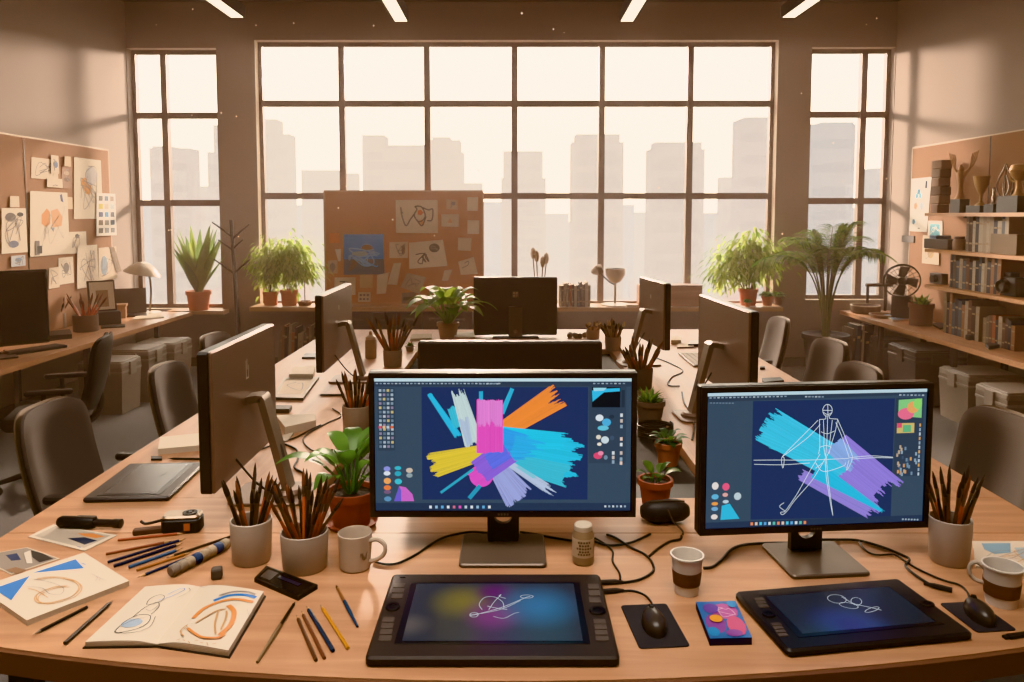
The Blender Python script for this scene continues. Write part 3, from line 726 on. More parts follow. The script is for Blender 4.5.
    L((446, 176), (400, 222), (330, 292)); L((454, 190), (410, 236), (322, 302)); L((330, 292), (318, 310), (324, 342), (328, 310), (320, 302)); L((516, 172), (545, 230), (574, 296)); L((510, 182), (538, 240), (562, 300)); L((574, 296), (570, 318), (554, 345), (562, 310))
    L((218, 316), (300, 314), (420, 312), (560, 304)); L((220, 330), (320, 330), (420, 322)); L((560, 302), (640, 294), (722, 297)); L((570, 306), (650, 300), (722, 299))
    L((456, 290), (420, 350), (376, 430), (334, 492)); L((478, 300), (430, 380), (370, 450), (345, 486)); L((440, 320), (470, 350), (540, 330), (548, 318)); L((466, 320), (440, 340)); L((478, 300), (486, 370), (500, 452), (508, 500)); L((474, 310), (480, 370), (492, 430), (500, 468), (508, 500))
    L((345, 486), (326, 502), (318, 494), (334, 490), (314, 474), (330, 460))
p = D(505, 552)
lit_monitor('large lit monitor in the middle showing a colourful brush stroke painting', (D(503, 552).x, D(503, 552).y, DZ), 0, .71, .392, .096, paint1, .225)
p = D(808, 561)
lit_monitor('lit monitor on the right showing a white stick figure over blue and purple strokes', (p.x + .015, p.y, DZ), R(5), .62, .388, .079, paint2, .205)
# ------------------------------------------------------------------ drawing tablets
def tablet(name, label, px, h, disp, sq, marks, dials, keys, wheel_h, body='3a3330'):
    """px: TL, TR, BR, BL pixels of the top face; sq: display corners in the same order"""
    T = [onz(u, v, DZ + h) for u, v in px]; c = sum(T, V()) / 4
    ux = ((T[1] - T[0]) + (T[2] - T[3])).normalized(); rz = math.atan2(ux.y, ux.x)
    Wd = ((T[1] - T[0]).length + (T[2] - T[3]).length) / 2; Dp = ((T[3] - T[0]).length + (T[2] - T[1]).length) / 2
    t = thing(name, label, 'drawing tablet', (c.x, c.y, DZ), rz)
    m = MB(pm(body, .4, .2)); m.slab(Wd, Dp, 0, h, .012, .005); m.build('body', t)
    inv = Matrix.Rotation(-rz, 4, 'Z') @ Matrix.Translation((-c.x, -c.y, 0))
    Q = [inv @ onz(u, v, DZ + h) for u, v in sq]; x0 = (Q[0].x + Q[3].x) / 2; x1 = (Q[1].x + Q[2].x) / 2; ya = (Q[0].y + Q[1].y) / 2; yb = (Q[2].y + Q[3].y) / 2
    m = MB(pm('1c1a1a', .3)); m.M = Matrix.Translation(((x0 + x1) / 2, (ya + yb) / 2, 0)); m.slab(x1 - x0 + .03, ya - yb + .02, h - .002, h + .0012, .004, .0006); m.build('bezel', t)
    m = MB(disp); w, d = (x1 - x0) / 2, (ya - yb) / 2
    m.add([(-w, -d, 0), (w, -d, 0), (w, d, 0), (-w, d, 0)], [(0, 1, 2, 3)]); A = Art(m, [(-w, d, 0), (w, d, 0), (w, -d, 0), (-w, -d, 0)], .0002); marks(A)
    s = m.build('display', t, smooth=0, recalc=False); s.location = ((x0 + x1) / 2, (ya + yb) / 2, h + .0018)
    for (u, v, rx, ry) in dials:
        q = inv @ onz(u, v, DZ + h); m = MB(pm('0f0d0c', .35)); m.lathe([(0, 0), (1, 0), (1, .002), (.93, .0035), (.55, .003), (.5, .0018), (0, .0018)], n=24)
        m.v = [V((p.x * rx, p.y * ry, p.z + h)) + V((q.x, q.y, 0)) for p in m.v]; m.build('dial', t)
    for (u0, v0, u1, v1, n) in keys:
        a, b = inv @ onz(u0, v0, DZ + h), inv @ onz(u1, v1, DZ + h)
        for i in range(n):
            q = a.lerp(b, (i + .5) / n); l = (b - a).length / n * .82
            m = MB(pm('554b45', .45)); m.M = Matrix.Translation((q.x, q.y, 0)); m.slab(wheel_h, l, h - .001, h + .0016, .002, .0006); m.build('express_key', t)
    return t
dm = blobs('tablet_display_colours', '45464c', [(-.07, .04, .10, '8a7a3a'), (0, -.02, .085, '8a4a7c'), (0, .08, .06, '6a2a6a'), (.10, .02, .12, '4478a8'), (-.18, -.06, .06, '6d6460')], .62)
WL = em('cfd8de', .9)
def mk1(A):
    L = lambda w, *p: A.line(WL, p, w)
    L(.0016, (.36, .60), (.42, .56), (.55, .45), (.68, .29), (.72, .25)); L(.0013, (.36, .58), (.45, .55), (.56, .47), (.66, .33)); L(.0012, *[(.385 + .025 * math.cos(k), .585 + .04 * math.sin(k)) for k in range(8)]); L(.0012, *[(.70 + .04 * math.cos(k), .26 + .03 * math.sin(k)) for k in range(8)])
    L(.0012, (.43, .50), (.41, .40), (.44, .28), (.50, .27), (.55, .36), (.56, .47)); L(.0013, (.47, .50), (.50, .36), (.54, .23), (.53, .26), (.57, .30)); L(.0011, (.50, .62), (.56, .65), (.62, .57), (.65, .55)); L(.0016, (.46, .44), (.52, .48), (.58, .50))
def U(x, y): return (350 + x * .2832, 510 + y * .2832)
tablet('pen_display', 'large black drawing tablet in front of the middle monitor with a colourful display', [U(145, 224), U(892, 224), U(942, 520), U(58, 520)], .022, dm, [U(232, 262), U(795, 262), U(815, 465), U(188, 465)], mk1,
       [(*U(151, 343), .0165, .019), (*U(874, 357), .0185, .018)], [(*U(176, 258), *U(165, 315), 3), (*U(138, 378), *U(122, 465), 4), (*U(858, 260), *U(866, 330), 3), (*U(880, 385), *U(892, 465), 4)], .026)
m = MB(pm('0c0b0b', .3)); p = onz(*U(187, 238), DZ + .022); m.M = Matrix.Translation((p.x, p.y, DZ + .022)); m.slab(.013, .004, -.001, .0015, .001, .0004); m.build('port_cover', [o for o in COL.objects if o.name == 'pen_display'][0], True)
dm2 = blobs('second_display_colours', '35383d', [(-.02, -.08, .10, '3a5480'), (-.05, -.05, .09, '3a3a72'), (.10, .05, .12, '363a40')], .6)
def mk2(A):
    L = lambda w, *p: A.line(WL, p, w)
    for (cx, cy, rx, ry, a0) in ((.50, .22, .075, .12, .4), (.53, .42, .055, .09, 0), (.62, .33, .06, .10, .8), (.66, .58, .085, .06, 1.0)):
        L(.0011, *[(cx + rx * math.cos(k * PI / 6 + a0) + .02 * math.sin(k * PI / 6), cy + ry * math.sin(k * PI / 6)) for k in range(13)])
    L(.0016, (.55, .18), (.57, .35), (.60, .45)); L(.0016, (.56, .38), (.66, .52), (.72, .62))
def U2(x, y): return (740 + x * .2961, 480 + y * .2961)
tablet('pen_display', 'flat black drawing tablet lying askew in front of the right monitor', [U2(14, 372), U2(570, 330), U2(750, 515), U2(122, 578)], .018, dm2, [U2(108, 393), U2(528, 362), U2(636, 484), U2(188, 524)], mk2, [(*U2(97, 455), .015, .014), (*U2(632, 420), .016, .014)], [(*U2(62, 398), *U2(82, 432), 3), (*U2(118, 482), *U2(148, 530), 4)], .022, '2b2828')
dm3 = blobs('idle_display', '4a4038', [(0, 0, .2, '54483e')], .35)
def U3(x, y): return (x * .2933, 300 + y * .2933)
tablet('pen_display', 'grey drawing tablet with a blank display on the left table edge', [U3(455, 552), U3(676, 556), U3(600, 664), U3(262, 682)], .016, dm3, [U3(490, 560), U3(648, 562), U3(525, 660), U3(345, 662)], lambda A: A.scrib(em('7a6c60', .5), .7, .3, .8, .5, .002, 3, 5), [], [], .02)
# ------------------------------------------------------------------ brushes, pencils and their pots
def brush_proto(kind, label, group):
    """stands on its handle end at the origin, 1 unit = real size, about 24 cm"""
    hc = {'brown': '6b452c', 'rust': 'b4552a', 'black': '2b2421', 'tan': '8c6440', 'pale': 'a88460'}[kind]
    t = thing('paintbrush', label, 'paintbrush', (0, 0, 0), 0, group)
    MB(pm(hc, .4)).lathe([(0, 0), (.0025, .002), (.0042, .06), (.0048, .12), (.0035, .165), (0, .166)], n=7).build('handle', t)
    MB(pm('6d5a48', .3, .8)).lathe([(0, .163), (.0037, .163), (.0045, .19), (0, .19)], n=7).build('ferrule', t)
    MB(pm({'rust': '6e3c20', 'pale': 'c8a880', 'tan': '7a5a3c'}.get(kind, '33231a'), .9)).lathe([(0, .189), (.0044, .189), (.005, .203), (.0036, .220), (.0006, .236)], n=7).build('bristles', t)
    return t
def pot_of_brushes(loc, r, h, n, Lf, cup_label, brush_label, group, cupmat, kinds=('brown', 'rust', 'black'), seed=0, rb=None, thick=.004, sc=1.0, spread=.95):
    x, y, z = loc; rb = rb or r * .92
    m = MB(cupmat); m.lathe([(0, 0), (rb * .93, 0), (rb, .006), (r, h * .8), (r, h - .002), (r - thick / 2, h), (r - thick, h - .002), (rb - thick, .008), (0, .007)], n=28)
    c = m.build('brush_pot', loc=(0, 0, 0)); c.location = loc; tag(c, cup_label, 'pot')
    rn = random.Random(seed); protos = {}
    for i in range(n):
        k = kinds[i % len(kinds)]; a = 2 * PI * i * .618 + rn.uniform(-.3, .3); q = (.25 + .75 * ((i + .5) / n) ** .6) * spread
        rim = V((math.cos(a), math.sin(a), 0)) * (r - thick - .006) * q + V((0, 0, h))
        base = V((math.cos(a + rn.uniform(-.5, .5)), math.sin(a + rn.uniform(-.5, .5)), 0)) * (rb - thick - .008) * q * rn.uniform(-.5, .35) + V((0, 0, .012))
        d = (rim - base).normalized(); rot = d.to_track_quat('Z', 'Y'); s = Lf * rn.uniform(.84, 1.06) / .236
        cn = {'brown': 'brown', 'rust': 'rust red', 'black': 'black', 'tan': 'tan', 'pale': 'pale wooden'}[k]
        lb = brush_label % cn
        if k not in protos:
            o = brush_proto(k, lb, group + ', ' + cn); protos[k] = o; o.location = V(loc) + base; o.rotation_mode = 'QUATERNION'; o.rotation_quaternion = rot; o.scale = (sc, sc, s)
        else: dup(protos[k], V(loc) + base, rot, scale=(sc, sc, s))
POTG = pm('a4917f', .5, bump=.05, scale=50, var=.07)
pot_of_brushes(D(252, 560), .053, .112, 16, .225, 'tall grey ceramic pot of brushes left of the squat one', '%s handled paintbrush standing in the tall grey pot on the near left', 'brushes in the tall grey pot', CERAMIC, seed=1)
pot_of_brushes(D(305, 567), .060, .098, 26, .225, 'squat grey ceramic pot crowded with brushes beside the white mug', '%s handled paintbrush in the squat grey pot beside the white mug', 'brushes in the squat grey pot', CERAMIC, seed=2)
pot_of_brushes(D(949, 561), .051, .118, 17, .235, 'pale ceramic pot of brushes right of the lit right monitor', '%s handled paintbrush in the pale pot right of the right monitor', 'brushes in the pot at the right', CERAMIC, ('brown', 'black', 'brown', 'rust'), seed=3)
pot_of_brushes(D(357, 436), .058, .13, 16, .25, 'pale pot of rusty brushes behind the broad leaved plant', '%s handled paintbrush in the pale pot behind the broad leaved plant', 'brushes behind the broad leaved plant', POTG, seed=4, sc=1.3)
pot_of_brushes(D(393, 366), .058, .10, 18, .31, 'round pale pot of tall brushes left of the wide black monitor back', '%s handled paintbrush in the round pot left of the wide monitor back', 'brushes left of the wide monitor back', POTG, ('rust', 'brown', 'tan'), seed=5, sc=1.6)
pot_of_brushes(D(613, 350), .056, .092, 18, .20, 'pale pot of short brushes right of the wide black monitor back', '%s handled paintbrush in the short pale pot right of the wide monitor back', 'brushes right of the wide monitor back', POTG, ('tan', 'pale', 'brown'), seed=6, sc=1.7)
pot_of_brushes(D(593, 339), .05, .07, 9, .135, 'small farther pot of brushes near the window end of the table', '%s handled paintbrush in the small farthest pot on the table', 'brushes in the small far pot', POTG, ('tan', 'pale'), seed=7, sc=1.8)
pot_of_brushes(D(640, 388), .066, .11, 18, .26, 'dark pot of brown brushes under the far right monitor', '%s handled paintbrush in the dark pot under the far right monitor', 'brushes under the far right monitor', pm('5a4a3e', .6), ('brown', 'rust', 'tan'), seed=8, sc=1.5)

def pencil(label, a, b, col, tip='c9a070', r=.0038, kind='pencil', z=0, lead='1d1714', tipat=0, taper=.0):
    """a lies at the tip end when tipat is 0; a and b are table pixels"""
    A, B = D(*a, r + z), D(*b, r + z)
    if tipat: A, B = B, A
    L = (B - A).length; t = thing(kind, label, kind.replace('_', ' '), (A + B) / 2 - V((0, 0, r)), math.atan2((B - A).y, (B - A).x), 'pencils and brushes loose on the table')
    Mx = Matrix.Translation((-L / 2, 0, r)) @ Matrix.Rotation(R(90), 4, 'Y')
    m = MB(pm(col, .4)); m.M = Mx
    if kind == 'loose_brush':
        m.lathe([(0, L * .42), (r * 1.05, L * .42), (r * 1.1, L * .6), (r * .6, L), (0, L)], n=8); m.build('handle', t)
        m = MB(pm(tip, .35, .5)); m.M = Mx; m.lathe([(0, L * .08), (r * .7, L * .08), (r * .95, L * .42), (0, L * .42)], n=8); m.build('ferrule', t)
        m = MB(pm(lead, .9)); m.M = Mx; m.lathe([(.0004, 0), (r * .8, L * .05), (r * .65, L * .085)], n=8); m.build('bristles', t)
    else:
        c = min(.02, L * .14)
        m.lathe([(0, c), (r, c), (r, L), (r * .8, L + .0005), (0, L + .0005)], n=6); m.build('shaft', t)
        m = MB(pm(tip, .7)); m.M = Mx; m.lathe([(.0009, c * .3), (r * .98, c + .0005)], n=6); m.build('wood_point', t)
        m = MB(pm(lead, .5)); m.M = Mx; m.lathe([(.0002, 0), (.0010, c * .32)], n=6); m.build('lead', t)
    return t
pencil('rust red pencil, topmost of the pile behind the open sketchbook', (118, 540), (185, 533), 'a5502a', lead='7a2c14', tipat=1)
pencil('red brown pencil, second from the top of the pile left of the pastel roll', (106, 554), (172, 541), '8c4a28', tipat=1)
pencil('navy pencil reaching farthest right in the pile left of the pastel roll', (108, 562), (186, 538.5), '28344c', tipat=1)
pencil('thick dark navy pencil just below the farthest reaching navy one', (114, 566), (183, 543), '1f2a40', r=.0046, tipat=1)
pencil('steel blue pencil in the middle of the pencil pile', (129, 567), (183, 548), '4a6a8e', r=.0046, tipat=1)
pencil('orange tan pencil low in the pile left of the pastel roll', (137, 570), (192, 552), 'b07238', tipat=1)
pencil('blue grey pencil lowest of the pile, beside the pastel roll', (137, 577.5), (200, 553), '2c3c56')
pencil('dark brown pencil lying closest to the tall grey pot', (166, 558), (232, 536), '3a2a20', r=.0036)
pencil('long two tone brush with a tan handle left of the loose pencils', (295, 602), (257, 662), '8a7258', '2a211c', .0042, 'loose_brush', lead='1a1411')
pencil('brown pencil, leftmost of the three close together at the table front', (296.5, 615), (316, 660), '5a3a28')
pencil('red brown pencil between the brown one and the navy one', (301.5, 611), (324.5, 658), '70402a', z=.0)
pencil('navy pencil between the red brown and the yellow pencil', (306.5, 606), (333, 650.5), '26384e', r=.0046)
pencil('yellow ochre pencil between the navy pencil and the drawing tablet', (320.5, 605), (348, 648), 'c8892a')
pencil('blue brush with a tan tip under the white mug', (336, 585), (357.6, 626.5), '2a4a68', 'b0784a', .004, 'loose_brush', lead='6a3a20')
pencil('thin black pen lying in front of the closed sketchpad', (32, 635), (87, 607), '1e1b1a', '8a7a6a', .004, lead='b8a890')
pencil('dark brown pen between the closed sketchpad and the open sketchbook', (113, 600), (65, 643), '2e2420', '3a2e28', .0046)
pencil('black stylus lying beside the blank tablet at the left', (168, 458.5), (205, 459), '1d1917', '2a2420', .004)
pencil('black stylus on the left table half between notebook and paper stack', (318, 395), (343, 395), '1d1917', '2a2420', .005)

# pastel sticks in a row
A, B = D(170, 572, .014), D(228, 543, .014)
t = thing('pastel_roll', 'roll of stubby grey, blue and beige pastel sticks end to end', 'pastels', (A + B) / 2 - V((0, 0, .014)), math.atan2((B - A).y, (B - A).x))
L = (B - A).length
for i, h in enumerate(('8a7c70', '9a8a78', 'a8967f', '34486a', 'a39078', 'b09c82', '46587a', 'a89880')):
    m = MB(pm(h, .8, bump=.1, scale=200)); m.M = Matrix.Translation((-L / 2 + L * i / 8, 0, .0145)) @ Matrix.Rotation(R(90), 4, 'Y'); q = L / 8
    m.lathe([(0, .0005), (.011, .0005), (.0145, .004), (.0145, q - .004), (.012, q - .0005), (0, q - .0005)], n=14); m.build('pastel_stick', t)
m = MB(pm('5d544d', .85, bump=.2, scale=80)); m.M = Matrix.Translation(D(217, 578)) @ Matrix.Rotation(R(15), 4, 'Z'); m.slab(.026, .026, 0, .026, .005, .003); tag(m.build('eraser_cube'), 'small dark grey kneaded eraser cube beyond the open sketchbook', 'eraser')

# sheets, pads and books given by their corners
def quad(name, label, cat, px, h, top, side=None, paint=None, group=None, base=DZ, z0=0):
    P = [onz(u, v, base + z0 + h) for u, v in px]
    m = MB(side or top)
    m.add([p - V((0, 0, h)) for p in P] + [p - V((0, 0, .0004)) for p in P], [(3, 2, 1, 0), (4, 5, 6, 7)] + [(i, (i + 1) % 4, 4 + (i + 1) % 4, 4 + i) for i in range(4)])
    m.use(top); m.add(P, [(0, 1, 2, 3)])
    if paint: paint(Art(m, P), PArt(m, base + z0 + h))
    return tag(m.build(name, smooth=0), label, cat, group)
c1 = lambda x, y: (x * .2817, 490 + y * .2817)
c2 = lambda x, y: (160 + x * .2815, 490 + y * .2815)
BLU, ORG, INK, GRY = pm('2f74bc', .7), pm('d98a4a', .7), pm('3a342f', .7), pm('9a8f86', .7)
TAN = pm('c89a6a', .7)
def p_photo(A, P):
    A.rect(pm('b8aa98', .6), .06, .08, .94, .9); P.poly(pm('2f62a4', .6), [c1(203, 155), c1(275, 152), c1(300, 165), c1(340, 180), c1(285, 205), c1(215, 178)]); P.poly(pm('2a3448', .6), [c1(240, 172), c1(300, 168), c1(345, 180), c1(300, 195)]); P.poly(pm('d88a4e', .6), [c1(275, 155), c1(330, 155), c1(372, 166), c1(340, 172), c1(300, 165)])
quad('photo_card', 'small glossy print with blue and orange paint under the black handheld tool', 'print', [c1(190, 122), c1(415, 160), c1(300, 215), c1(100, 165)], .002, PAPER, None, p_photo)
def p_photo2(A, P):
    A.rect(pm('93877b', .5), .03, .03, .97, .97); P.poly(pm('35302e', .5), [c1(15, 245), c1(45, 222), c1(85, 222), c1(75, 250), c1(30, 255)]); P.poly(pm('2b3a5c', .5), [c1(20, 232), c1(60, 225), c1(75, 248), c1(40, 252)]); P.poly(pm('2e2a28', .5), [c1(110, 215), c1(150, 225), c1(190, 245), c1(140, 258), c1(115, 240)]); P.poly(pm('8d6a4e', .5), [c1(20, 285), c1(55, 275), c1(95, 285), c1(60, 300)]); P.poly(pm('d5c8b8', .5), [c1(85, 225), c1(108, 216), c1(115, 262), c1(95, 262)])
quad('photo_print', 'greyish photo print with dark shapes behind the closed sketchpad', 'print', [c1(-90, 236), c1(96, 203), c1(212, 243), c1(40, 300)], .0015, PAPER2, None, p_photo2)
def p_pad(A, P):
    P.poly(BLU, [c1(118, 294), c1(268, 246), c1(298, 278)]); P.poly(BLU, [c1(-20, 350), c1(105, 306), c1(40, 392), c1(-10, 360)])
    w = .0022
    for dx, dy in ((0, 0), (6, 5), (-6, 4)):
        P.line(TAN, [c1(130 + dx, 315 + dy), c1(190 + dx, 308 + dy), c1(260 + dx, 320 + dy), c1(285 + dx, 345 + dy), c1(255 + dx, 378 + dy), c1(180 + dx, 400 + dy), c1(135 + dx, 395 + dy), c1(135 + dx, 370 + dy), c1(190 + dx, 345 + dy), c1(240 + dx, 340 + dy)], w)
    P.line(GRY, [c1(95, 345), c1(150, 350), c1(175, 370), c1(215, 372), c1(225, 350), c1(180, 330), c1(120, 318)], .0015); P.line(TAN, [c1(100, 352), c1(130, 360), c1(170, 385)], .002)
    for k in range(4): P.line(GRY, [c1(325 + k * 14, 300 + k * 8), c1(345 + k * 10, 312 + k * 4), c1(340 + k * 12, 325)], .0012)
    for k in range(3): P.line(BLU, [c1(283 + k * 5, 262 + k * 4), c1(305, 268 + k)], .001)
quad('sketchpad', 'thick closed sketchpad with a blue and orange drawing at the left edge', 'sketchpad', [c1(-75, 345), c1(298, 222), c1(458, 322), c1(95, 462)], .013, PAPER, PAPER2, p_pad)

# open sketchbook
SB = [c1(515, 345), c1(705, 331), c1(555, 548), c1(303, 541)]; SB2 = [c2(150, 340), c2(368, 362), c2(243, 572), c2(-8, 540)]
cz = DZ + .004
LT, LB = onz(*SB[0], DZ + .012), onz(*SB[3], DZ + .012); RT, RB = onz(*SB2[1], DZ + .014), onz(*SB2[2], DZ + .014)
ST = (onz(*SB[1], DZ + .012) + onz(*SB2[0], DZ + .012)) / 2; SBt = (onz(*SB[2], DZ + .008) + onz(*SB2[3], DZ + .008)) / 2
c = (LT + RB) / 2
t = thing('open_sketchbook', 'open sketchbook with a pencil sketch and an orange and blue drawing', 'sketchbook', (c.x, c.y, DZ))
m = MB(pm('1d1a18', .6)); o = .004
m.prism([V((q.x, q.y, DZ)) + V((sx * o, sy * o, 0)) for q, sx, sy in ((LB, -1, -1), (SBt, 0, -1), (RB, 1, -1), (RT, 1, 1), (ST, 0, 1), (LT, -1, 1))], (0, 0, .003)); m.build('cover', t, True)
def pages(T0, T1, B0, B1, rise, name, marks):
    n = 14; m = MB(PAPER); top = []
    prof = lambda s: DZ + .0035 + rise * (1 - .75 * max(0, (s - .62) / .38) ** 2 + .35 * math.sin(PI * min(1, s * 1.05)) * .5)
    fl = lambda p, z: V((p.x, p.y, z))
    for k in range(n + 1):
        s = k / n; z = prof(s); top.append((fl(T0.lerp(T1, s), z), fl(B0.lerp(B1, s), z)))
    rs = [[a, b, fl(b, DZ + .0032), fl(a, DZ + .0032)] for a, b in top]; m.rings(rs)
    A = Art(m, [T0, T1, B1, B0]); A.n = V((0, 0, 1))
    def fn(x, y):
        xx = min(max(x, 0), 1); p = T0.lerp(T1, x).lerp(B0.lerp(B1, x), y); return V((p.x, p.y, prof(xx) + .0004))
    A.fn = fn; marks(A); m.use(pm('b8a68f', .9))
    for j in range(3):
        z = .2 + .25 * j; m.tube([fl(b + (b - a).normalized() * .0003, DZ + .0035 + (b.z - DZ - .0035) * z) for a, b in top], .00035, 4)
    m.build(name, t, True)
def m_left(A):
    L = lambda mt, w, *p: A.line(INK if mt is GRY else mt, p, w * 1.25)
    A.poly(pm('9fb0c0', .8), [(.42 + .14 * math.cos(k * PI / 10) * 1.1, .72 + .075 * math.sin(k * PI / 10)) for k in range(20)])
    L(GRY, .0014, (.28, .85), (.30, .68), (.42, .58), (.60, .60), (.66, .72), (.58, .82), (.36, .88), (.28, .85)); L(INK, .0012, (.35, .62), (.40, .45), (.52, .36), (.62, .45), (.60, .58)); L(GRY, .0012, (.38, .40), (.34, .30), (.42, .22), (.54, .24), (.58, .32), (.50, .38), (.38, .40)); L(BLU, .0014, (.50, .33), (.66, .26), (.80, .12), (.72, .10), (.58, .22)); L(GRY, .0012, (.30, .88), (.55, .90), (.74, .80), (.70, .62)); L(INK, .001, (.45, .50), (.56, .52), (.60, .40)); L(GRY, .001, (.78, .30), (.86, .2), (.9, .12), (.84, .08)); L(INK, .001, (.32, .78), (.44, .68), (.56, .66))
def m_right(A):
    # mirrored so x runs from the outer edge towards the spine
    L = lambda mt, w, *p: A.line(mt, [(1 - x, y) for x, y in p], w)
    L = lambda mt, w, *p: A.line(mt, [(.5 + (1 - x - .5 - .04) * 1.4, .5 + (y - .46) * 1.25) for x, y in p], w)
    L(BLU, .010, (.38, .30), (.50, .20), (.65, .16), (.78, .17)); L(GRY, .006, (.40, .22), (.52, .14), (.66, .11), (.76, .13)); L(ORG, .009, (.30, .56), (.34, .42), (.46, .30), (.60, .24), (.78, .24)); L(ORG, .011, (.56, .34), (.66, .42), (.70, .58), (.66, .72)); L(TAN, .004, (.36, .62), (.48, .44), (.56, .40)); L(TAN, .004, (.58, .42), (.62, .52), (.64, .66)); L(TAN, .004, (.50, .44), (.55, .60), (.62, .72)); L(ORG, .006, (.32, .70), (.50, .78), (.66, .76), (.70, .70)); L(TAN, .003, (.3, .66), (.27, .74), (.34, .80))
    for k in range(7): L(TAN, .002, (.30 + k * .06, .86 - .01 * (k % 2)), (.33 + k * .06, .84 + .02 * (k % 3)))
    L(GRY, .0012, (.10, .08), (.18, .14), (.22, .10)); L(GRY, .001, (.78, .38), (.84, .46), (.88, .44))
pages(LT, ST, LB, SBt, .010, 'left_pages', m_left)
pages(RT, ST, RB, SBt, .012, 'right_pages', m_right)

# handheld tool, compact camera, phone
A, B = D(58, 522, .016), D(122, 524, .016); L = (B - A).length
t = thing('handheld_tool', 'black rounded handheld tool lying above the blue and orange print', 'tool', (A + B) / 2 - V((0, 0, .016)), math.atan2((B - A).y, (B - A).x))
Mx = Matrix.Translation((-L / 2, 0, .0175)) @ Matrix.Rotation(R(90), 4, 'Y')
m = MB(pm('1b1817', .4)); m.M = Mx; m.lathe([(0, 0), (.012, .002), (.017, .012), (.0175, L * .5), (.015, L * .58), (0, L * .58)], n=16); m.build('grip', t)
m = MB(pm('2a2320', .4)); m.M = Mx; m.lathe([(0, L * .58), (.011, L * .58), (.011, L * .86), (.013, L * .88), (.013, L - .002), (0, L)], n=16); m.build('neck', t)
m = MB(pm('4a413a', .5)); m.M = Matrix.Translation((-L * .05, 0, .034)); m.slab(L * .3, .014, -.002, .002, .005, .001); m.build('slider', t)
p = D(183, 530)
t = thing('compact_camera', 'small black and silver camera with a brown wrist strap behind the pencils', 'camera', (p.x, p.y, DZ), R(6))
m = MB(pm('1d1917', .5)); m.slab(.108, .06, 0, .04, .016, .004); m.build('body', t)
m = MB(pm('b09c88', .3, .7)); m.slab(.104, .056, .0395, .05, .016, .004); tp = m.build('top_plate', t)
m = MB(pm('2a2320', .4)); m.M = Matrix.Translation((.022, -.004, .05)); m.lathe([(.012, 0), (.02, 0), (.02, .004), (.012, .004)], n=20, caps=False); m.lathe([(0, 0), (.006, 0), (.006, .005), (0, .005)], n=12); m.build('dial_ring', tp)
m = MB(pm('c06a38', .5)); m.box(.012, .028, -.0312, -.029, .01, .03); m.build('orange_badge', t)
m = MB(pm('5a3c2a', .7)); m.M = Matrix.Translation((-.09, -.012, 0)) @ Matrix.Rotation(R(10), 4, 'Z'); m.slab(.08, .022, 0, .016, .004, .003); m.build('leather_strap', t)
m = MB(pm('2a201b', .6)); m.tube(spline([(-.05, .012, .03), (-.08, .02, .02), (-.11, .022, .014), (-.125, .028, .02)], 5), .004, 6); m.build('strap_cord', t)
def p_phone(A, P):
    A.rect(pm('0d0d10', .15), .05, .08, .95, .92); A.rect(pm('3a3430', .3), .08, .2, .3, .8); A.rect(pm('2a2a36', .3), .36, .3, .8, .5)
quad('mobile_phone', 'black mobile phone lying in front of the two grey brush pots', 'phone', [c2(378, 268), c2(560, 336), c2(490, 378), c2(335, 312)], .011, pm('141211', .3), pm('141211', .3), p_phone)

# mugs and cups
def handle(m, pts, r): m.tube(spline(pts, 6), r, 8)
p = D(355.5, 567)
t = thing('mug', 'plain white mug with a faint emblem between brush pot and drawing tablet', 'mug', (p.x, p.y, DZ))
m = MB(MUGW); m.lathe([(0, 0), (.035, 0), (.039, .004), (.043, .082), (.0435, .092), (.0415, .093), (.039, .086), (.037, .008), (0, .007)], n=36); m.build('cup', t)
m = MB(MUGW); handle(m, [(.039, -.012, .074), (.06, -.016, .080), (.079, -.02, .067), (.077, -.02, .045), (.06, -.016, .029), (.037, -.01, .02)], .0062); m.build('handle', t)
m = MB(pm('8d7763', .6))
for k in range(5):
    a0 = R(-62 + k * 5); m.tube([(.0420 * math.cos(a0 + q * .05), .0420 * math.sin(a0 + q * .05), .042 + .010 * math.sin(q * 1.3 + k)) for q in range(4)], .0007, 4)
m.build('emblem', t)
def paper_cup(label, loc, h, rt, rb, hand=None):
    t = thing('coffee_cup', label, 'cup', loc)
    m = MB(WHITE); m.lathe([(0, .003), (rb - .002, .003), (rb - .002, 0), (rb, 0), (rt, h - .003), (rt + .003, h - .002), (rt + .003, h + .002), (rt - .001, h + .002), (rt - .002, h - .004), (rb - .002, .006), (0, .006)], n=36); m.build('cup', t)
    r = lambda z: rb + (rt - rb) * z / h
    m = MB(pm('6a4430', .75, bump=.1, scale=90)); z0, z1 = h * .26, h * .62; m.lathe([(r(z0) + .0004, z0), (r(z0) + .002, z0), (r(z1) + .002, z1), (r(z1) + .0004, z1)], n=36, caps=False); m.build('sleeve', t)
    m = MB(pm('3a2015', .25)); m.lathe([(0, h * .4), (r(h * .4) - .0022, h * .4)], n=30); m.build('coffee', t)
    if hand: m = MB(MUGW); handle(m, hand, .0048); m.build('handle', t)
    return t
p = D(686.5, 592)
paper_cup('paper coffee cup with brown sleeve beside the colourful notebook', (p.x, p.y, DZ), .092, .037, .027)
p = D(1001, 603)
paper_cup('sleeved cup with a ring handle at the right edge beside the mouse', (p.x, p.y, DZ), .090, .0405, .032, [(-.033, .01, .076), (-.048, .018, .089), (-.061, .022, .083), (-.063, .022, .064), (-.052, .018, .048), (-.034, .01, .044)])

